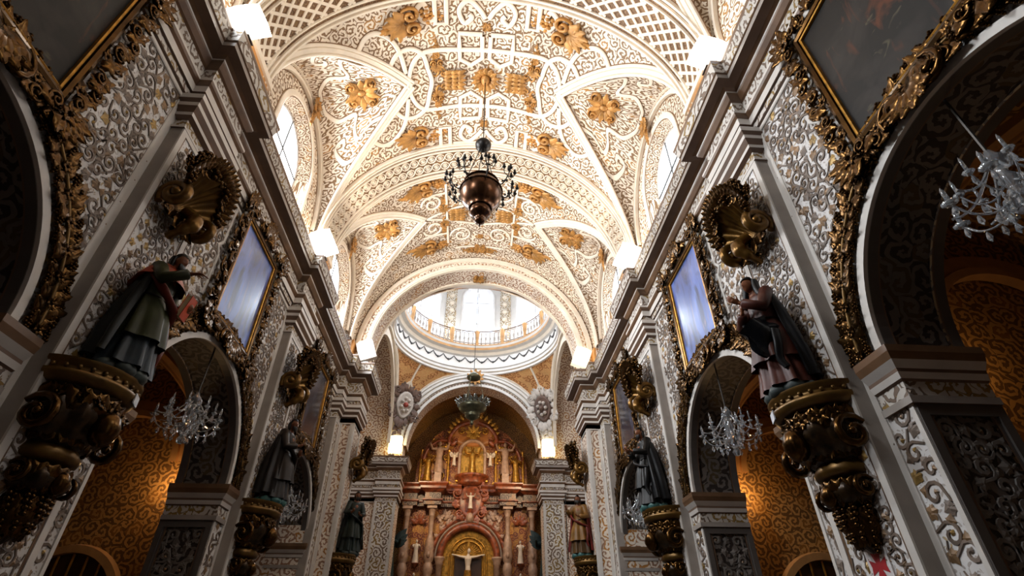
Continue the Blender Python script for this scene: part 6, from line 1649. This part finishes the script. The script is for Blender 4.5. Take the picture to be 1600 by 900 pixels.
# upper storey: pedestal, niche, relief, gable, statues columns
pd_ = MB(); pd_.lathe([(0.0, 10.0), (0.75, 10.05), (0.85, 10.2), (0.8, 10.35), (1.0, 10.5), (1.05, 10.62), (0.0, 10.64)], 24, (0, 0.1, 0)); pd_.build('pedestal', [M['redmarble']], AL, True)
UZ = 11.95
ring_arch(0.68, 0.84, -0.35, 0.1, UZ, 'niche_arch', M['pinkstone'])
for s in (-1, 1):
    p = MB(); p.lathe([(0.09, 10.62), (0.09, 11.8), (0.13, 11.85), (0.12, 11.95), (0, 11.95)], 10, (s * 0.76, -0.25, 0)); p.build('niche_column', [M['pinkstone']], AL, True)
    g = MB(); g.tube(smoothpath([(s * 0.3, -0.15, 13.9), (s * 1.0, -0.15, 13.6), (s * 1.45, -0.15, 12.9), (s * 1.3, -0.15, 12.5), (s * 1.05, -0.15, 12.7)], 5), 0.14, 8); g.build('gable_volute', [M['redmarble']], AL, True)
    for (x, z, a, sc_) in ((0.7, 13.35, 0.5, 0.5), (1.05, 12.8, -0.4, 0.4), (2.3, 12.4, 0.9, 0.5), (2.9, 11.7, 0.5, 0.4)): link('scroll', scg if x < 1 else scr, AL, T(s * x, -0.1, z) @ RX(pi / 2) @ S(s * sc_, sc_, sc_))
    cu = MB(); cu.tube(smoothpath([(s * 1.5, -0.1, 12.75), (s * 2.1, -0.1, 12.7), (s * 2.7, -0.1, 12.2), (s * 2.95, -0.1, 11.5)], 5), 0.10, 8); cu.build('side_gable', [M['redmarble']], AL, True)
    for x in (1.42, 3.05):
        p = MB(); p.lathe([(0.08, 10.05), (0.1, 10.3), (0.06, 10.5), (0.1, 10.9), (0.06, 11.3), (0.09, 11.7), (0.05, 12.0), (0.1, 12.15)], 8, (s * x, -0.05, 0)); p.build('baluster_column', [M['altargold']], AL, True)
    p = MB(); p.box((s * 1.78, -0.4, 10.05), (s * 2.18, 0.1, 10.75)); p.build('statue_plinth', [M['pinkstone']], AL)
gb = MB(); GP = [(1.35 * cos(a), 13.1 + 1.2 * sin(a) * (1 if sin(a) > 0 else 0.55)) for a in [2 * pi * i / 28 for i in range(28)]]
gb.grid([[(x * k, 0.05 - d, 13.2 + (z - 13.2) * k) for x, z in GP] for k, d in ((1.05, 0), (1.0, 0.15), (0.8, 0.2), (0.6, 0.1), (0.02, 0.18))], close=True); gb.build('gable', [M['redgold']], AL, True)
for k in range(14):
    a = pi * (k + 0.5) / 14; link('leaf', lfg, AL, T(-1.25 * cos(a), -0.15, 13.1 + 1.1 * sin(a)) @ RX(pi / 2) @ RZ(-(a - pi / 2) * -1 if False else (pi / 2 - a)) @ S(0.4))
for k in range(9): link('leaf', lfg, AL, T(0, -0.2, 13.2) @ RX(pi / 2) @ RZ(2 * pi * k / 9) @ S(0.55))

ra = random.Random(5)
for i in range(46):             # scattered carving of the upper storey and the spandrels
    x = ra.uniform(0.95, 3.1); z = ra.uniform(10.2, 13.6)
    if hypot(x / 3.2, (z - 10.9) / 3.0) > 0.96: continue
    a = ra.uniform(0, 2 * pi); sc_ = ra.uniform(0.22, 0.42); kd = ra.random()
    for s in (-1, 1):
        link('leaf' if kd < 0.7 else 'scroll', (lfg if kd < 0.45 else lfm) if kd < 0.7 else scg, AL, T(s * x, 0.06, z) @ RX(pi / 2) @ RZ(a if s > 0 else -a) @ S(sc_ * s, sc_, sc_))
for i in range(26):
    x = ra.uniform(0.9, 1.75); z = ra.uniform(7.9, 8.75)
    if hypot(x, z - ACZ) < 2.1: continue
    a = ra.uniform(0, 2 * pi)
    for s in (-1, 1): link('leaf', lfr, AL, T(s * x, -0.04, z) @ RX(pi / 2) @ RZ(a if s > 0 else -a) @ S(0.3 * s, 0.3, 0.3))
for i in range(14):             # dark frieze panel with lozenges below the cornice
    x = 0.7 + 0.075 * i
    for s in (-1, 1):
        if i % 2 == 0: link('leaf', lfr, AL, T(s * x, -0.2, 9.25) @ RX(pi / 2) @ S(0.22))
def figure_mb(arms=0.3, wings=False, kneel=False):
    m = robe_mb([(0.0, 0, 0, 0.24, 0.2, 0.12), (0.3, 0, 0, 0.2, 0.17, 0.1), (0.8, 0, 0.01, 0.15, 0.13, 0.05), (1.15, 0, 0.01, 0.19, 0.13, 0.03), (1.28, 0, 0.0, 0.1, 0.09, 0), (1.32, 0, 0, 0.05, 0.05, 0)], 7, 0.4, 20)
    head(m, (0, -0.02, 1.45), (0, -1, 0), (0, 0, 1), 1.05)
    for e in (-1, 1):
        el = (e * (0.26 + 0.12 * arms), -0.08, 1.0 + 0.2 * arms); wr = (e * (0.2 + 0.3 * arms), -0.26, 1.02 + 0.4 * arms)
        m.tube([(e * 0.12, 0, 1.2), (e * 0.2, 0, 1.2), el, wr, (wr[0] * 0.95, wr[1] - 0.08, wr[2] + 0.02)], [0.08, 0.08, 0.065, 0.045, 0.03], 7)
        if wings:
            for k in range(4): put(m, LEAF2, T(e * 0.1, 0.1, 1.15) @ RX(pi / 2) @ RZ(-e * (0.7 + 0.3 * k)) @ S(0.5, 0.75 - 0.1 * k, 0.4))
    return m
figs = {}
def statuette(kind, mat, loc, sc, label, group):
    key = (kind, mat.name)
    if key not in figs: figs[key] = figure_mb(*dict(plain=(0.2, False), open=(0.9, False), angel=(0.6, True))[kind]).data('statuette', [mat], True)
    o = link('statuette', figs[key]); o.location = loc; o.scale = (sc, sc, sc)
    return tag(o, label, 'statuette', group)
G = 'statuettes in the altarpiece'
for s, sd in ((-1, 'left'), (1, 'right')):
    statuette('plain', M['ivory'], (s * 2.82, RY - 0.36, 6.0), 0.72, 'white robed statuette between the columns in the %s niche, upper one' % sd, G)
    statuette('plain', M['ivory'], (s * 2.82, RY - 0.36, 4.4), 0.72, 'white robed statuette low between the columns on the %s, mostly cut by the frame' % sd, G)
    statuette('open', M['pinkstone'], (s * 1.98, RY - 0.2, 10.75), 1.2, 'tall pinkish statue with spread arms on the upper %s of the altarpiece' % sd, G)
    statuette('angel', M['ivory'], (s * 1.08, RY - 0.25, 11.2), 0.5, 'small pale winged angel beside the upper niche on the %s' % sd, G)
    statuette('plain', M['altargold'], (s * 2.62, RY - 0.1, 10.3), 1.05, 'gilded saint figure on the outer %s of the upper altarpiece' % sd, G)
    statuette('angel', M['altargold'], (s * 1.25, RY - 0.1, 13.0), 0.5, 'little gilded angel on the gable curve of the altarpiece, %s' % sd, G)
    statuette('angel', lacquer('dark_bronze_green', '#2c3a3a'), (s * 3.85, CF + 1.6, 5.0), 1.3, 'dark bluish angel statue standing beside the %s chancel pier' % sd, G)
    pl_ = MB(); pl_.lathe([(0.32, 0), (0.32, 0.2), (0.2, 0.4), (0.18, 4.6), (0.34, 4.85), (0.36, 5.0), (0, 5.0)], 14); ob = pl_.build('angel_pedestal', [M['redmarble']], None, True); ob.location = (s * 3.85, CF + 1.6, 0)
    tag(ob, 'tall red marble pedestal under the dark %s chancel angel' % sd, 'pedestal')
statuette('open', M['altargold'], (0, RY - 0.2, 10.64), 1.1, 'gilded enthroned figure inside the upper central niche', G)
statuette('open', M['ivory'], (0, RY - 0.45, 8.75), 0.55, 'small pale figure on the red cartouche above the arch', G)
# crucifix in the central niche
CR = thing('crucifix', 'golden crucifix with outstretched figure inside the central arch', 'crucifix', (0, RY - 0.32, 4.3))
q = MB(); q.box((-0.05, -0.03, 0), (0.05, 0.03, 2.75)); q.box((-0.85, -0.03, 2.05), (0.85, 0.03, 2.15)); q.build('cross', [M['altargold']], CR)
m = MB(); 
m.tube([(0, -0.1, 0.55), (0, -0.12, 1.0), (0.02, -0.14, 1.3), (0, -0.12, 1.55), (0, -0.12, 1.9), (0, -0.13, 2.05), (0.02, -0.15, 2.15)], [0.07, 0.1, 0.15, 0.13, 0.19, 0.1, 0.05], 10)
for e in (-1, 1):
    m.tube([(0, -0.12, 1.95), (e * 0.2, -0.12, 1.98), (e * 0.45, -0.1, 2.02), (e * 0.72, -0.06, 2.1)], [0.1, 0.075, 0.055, 0.035], 8); hand(m, (e * 0.72, -0.06, 2.1), (e, 0, 0.1), (0, -1, 0), e, 0.3, 1.0)
    m.tube([(e * 0.07, -0.12, 1.3), (e * 0.08, -0.2, 0.95), (e * 0.04, -0.1, 0.55), (e * 0.03, -0.14, 0.45)], [0.1, 0.075, 0.05, 0.04], 8)
head(m, (0.03, -0.17, 2.27), (0.15, -1, -0.35), (0, 0, 1), 1.15); remeshed(m, 'body', M['ivory'], CR, 0.016)
q = robe_mb([(0.0, 0, -0.1, 0.42, 0.2, 0.1), (0.5, 0, -0.1, 0.3, 0.18, 0.1), (1.1, 0, -0.12, 0.2, 0.16, 0.06), (1.35, 0, -0.13, 0.17, 0.16, 0.03)], 7, 0, 24); q.build('robe', [M['altargold']], CR, True)
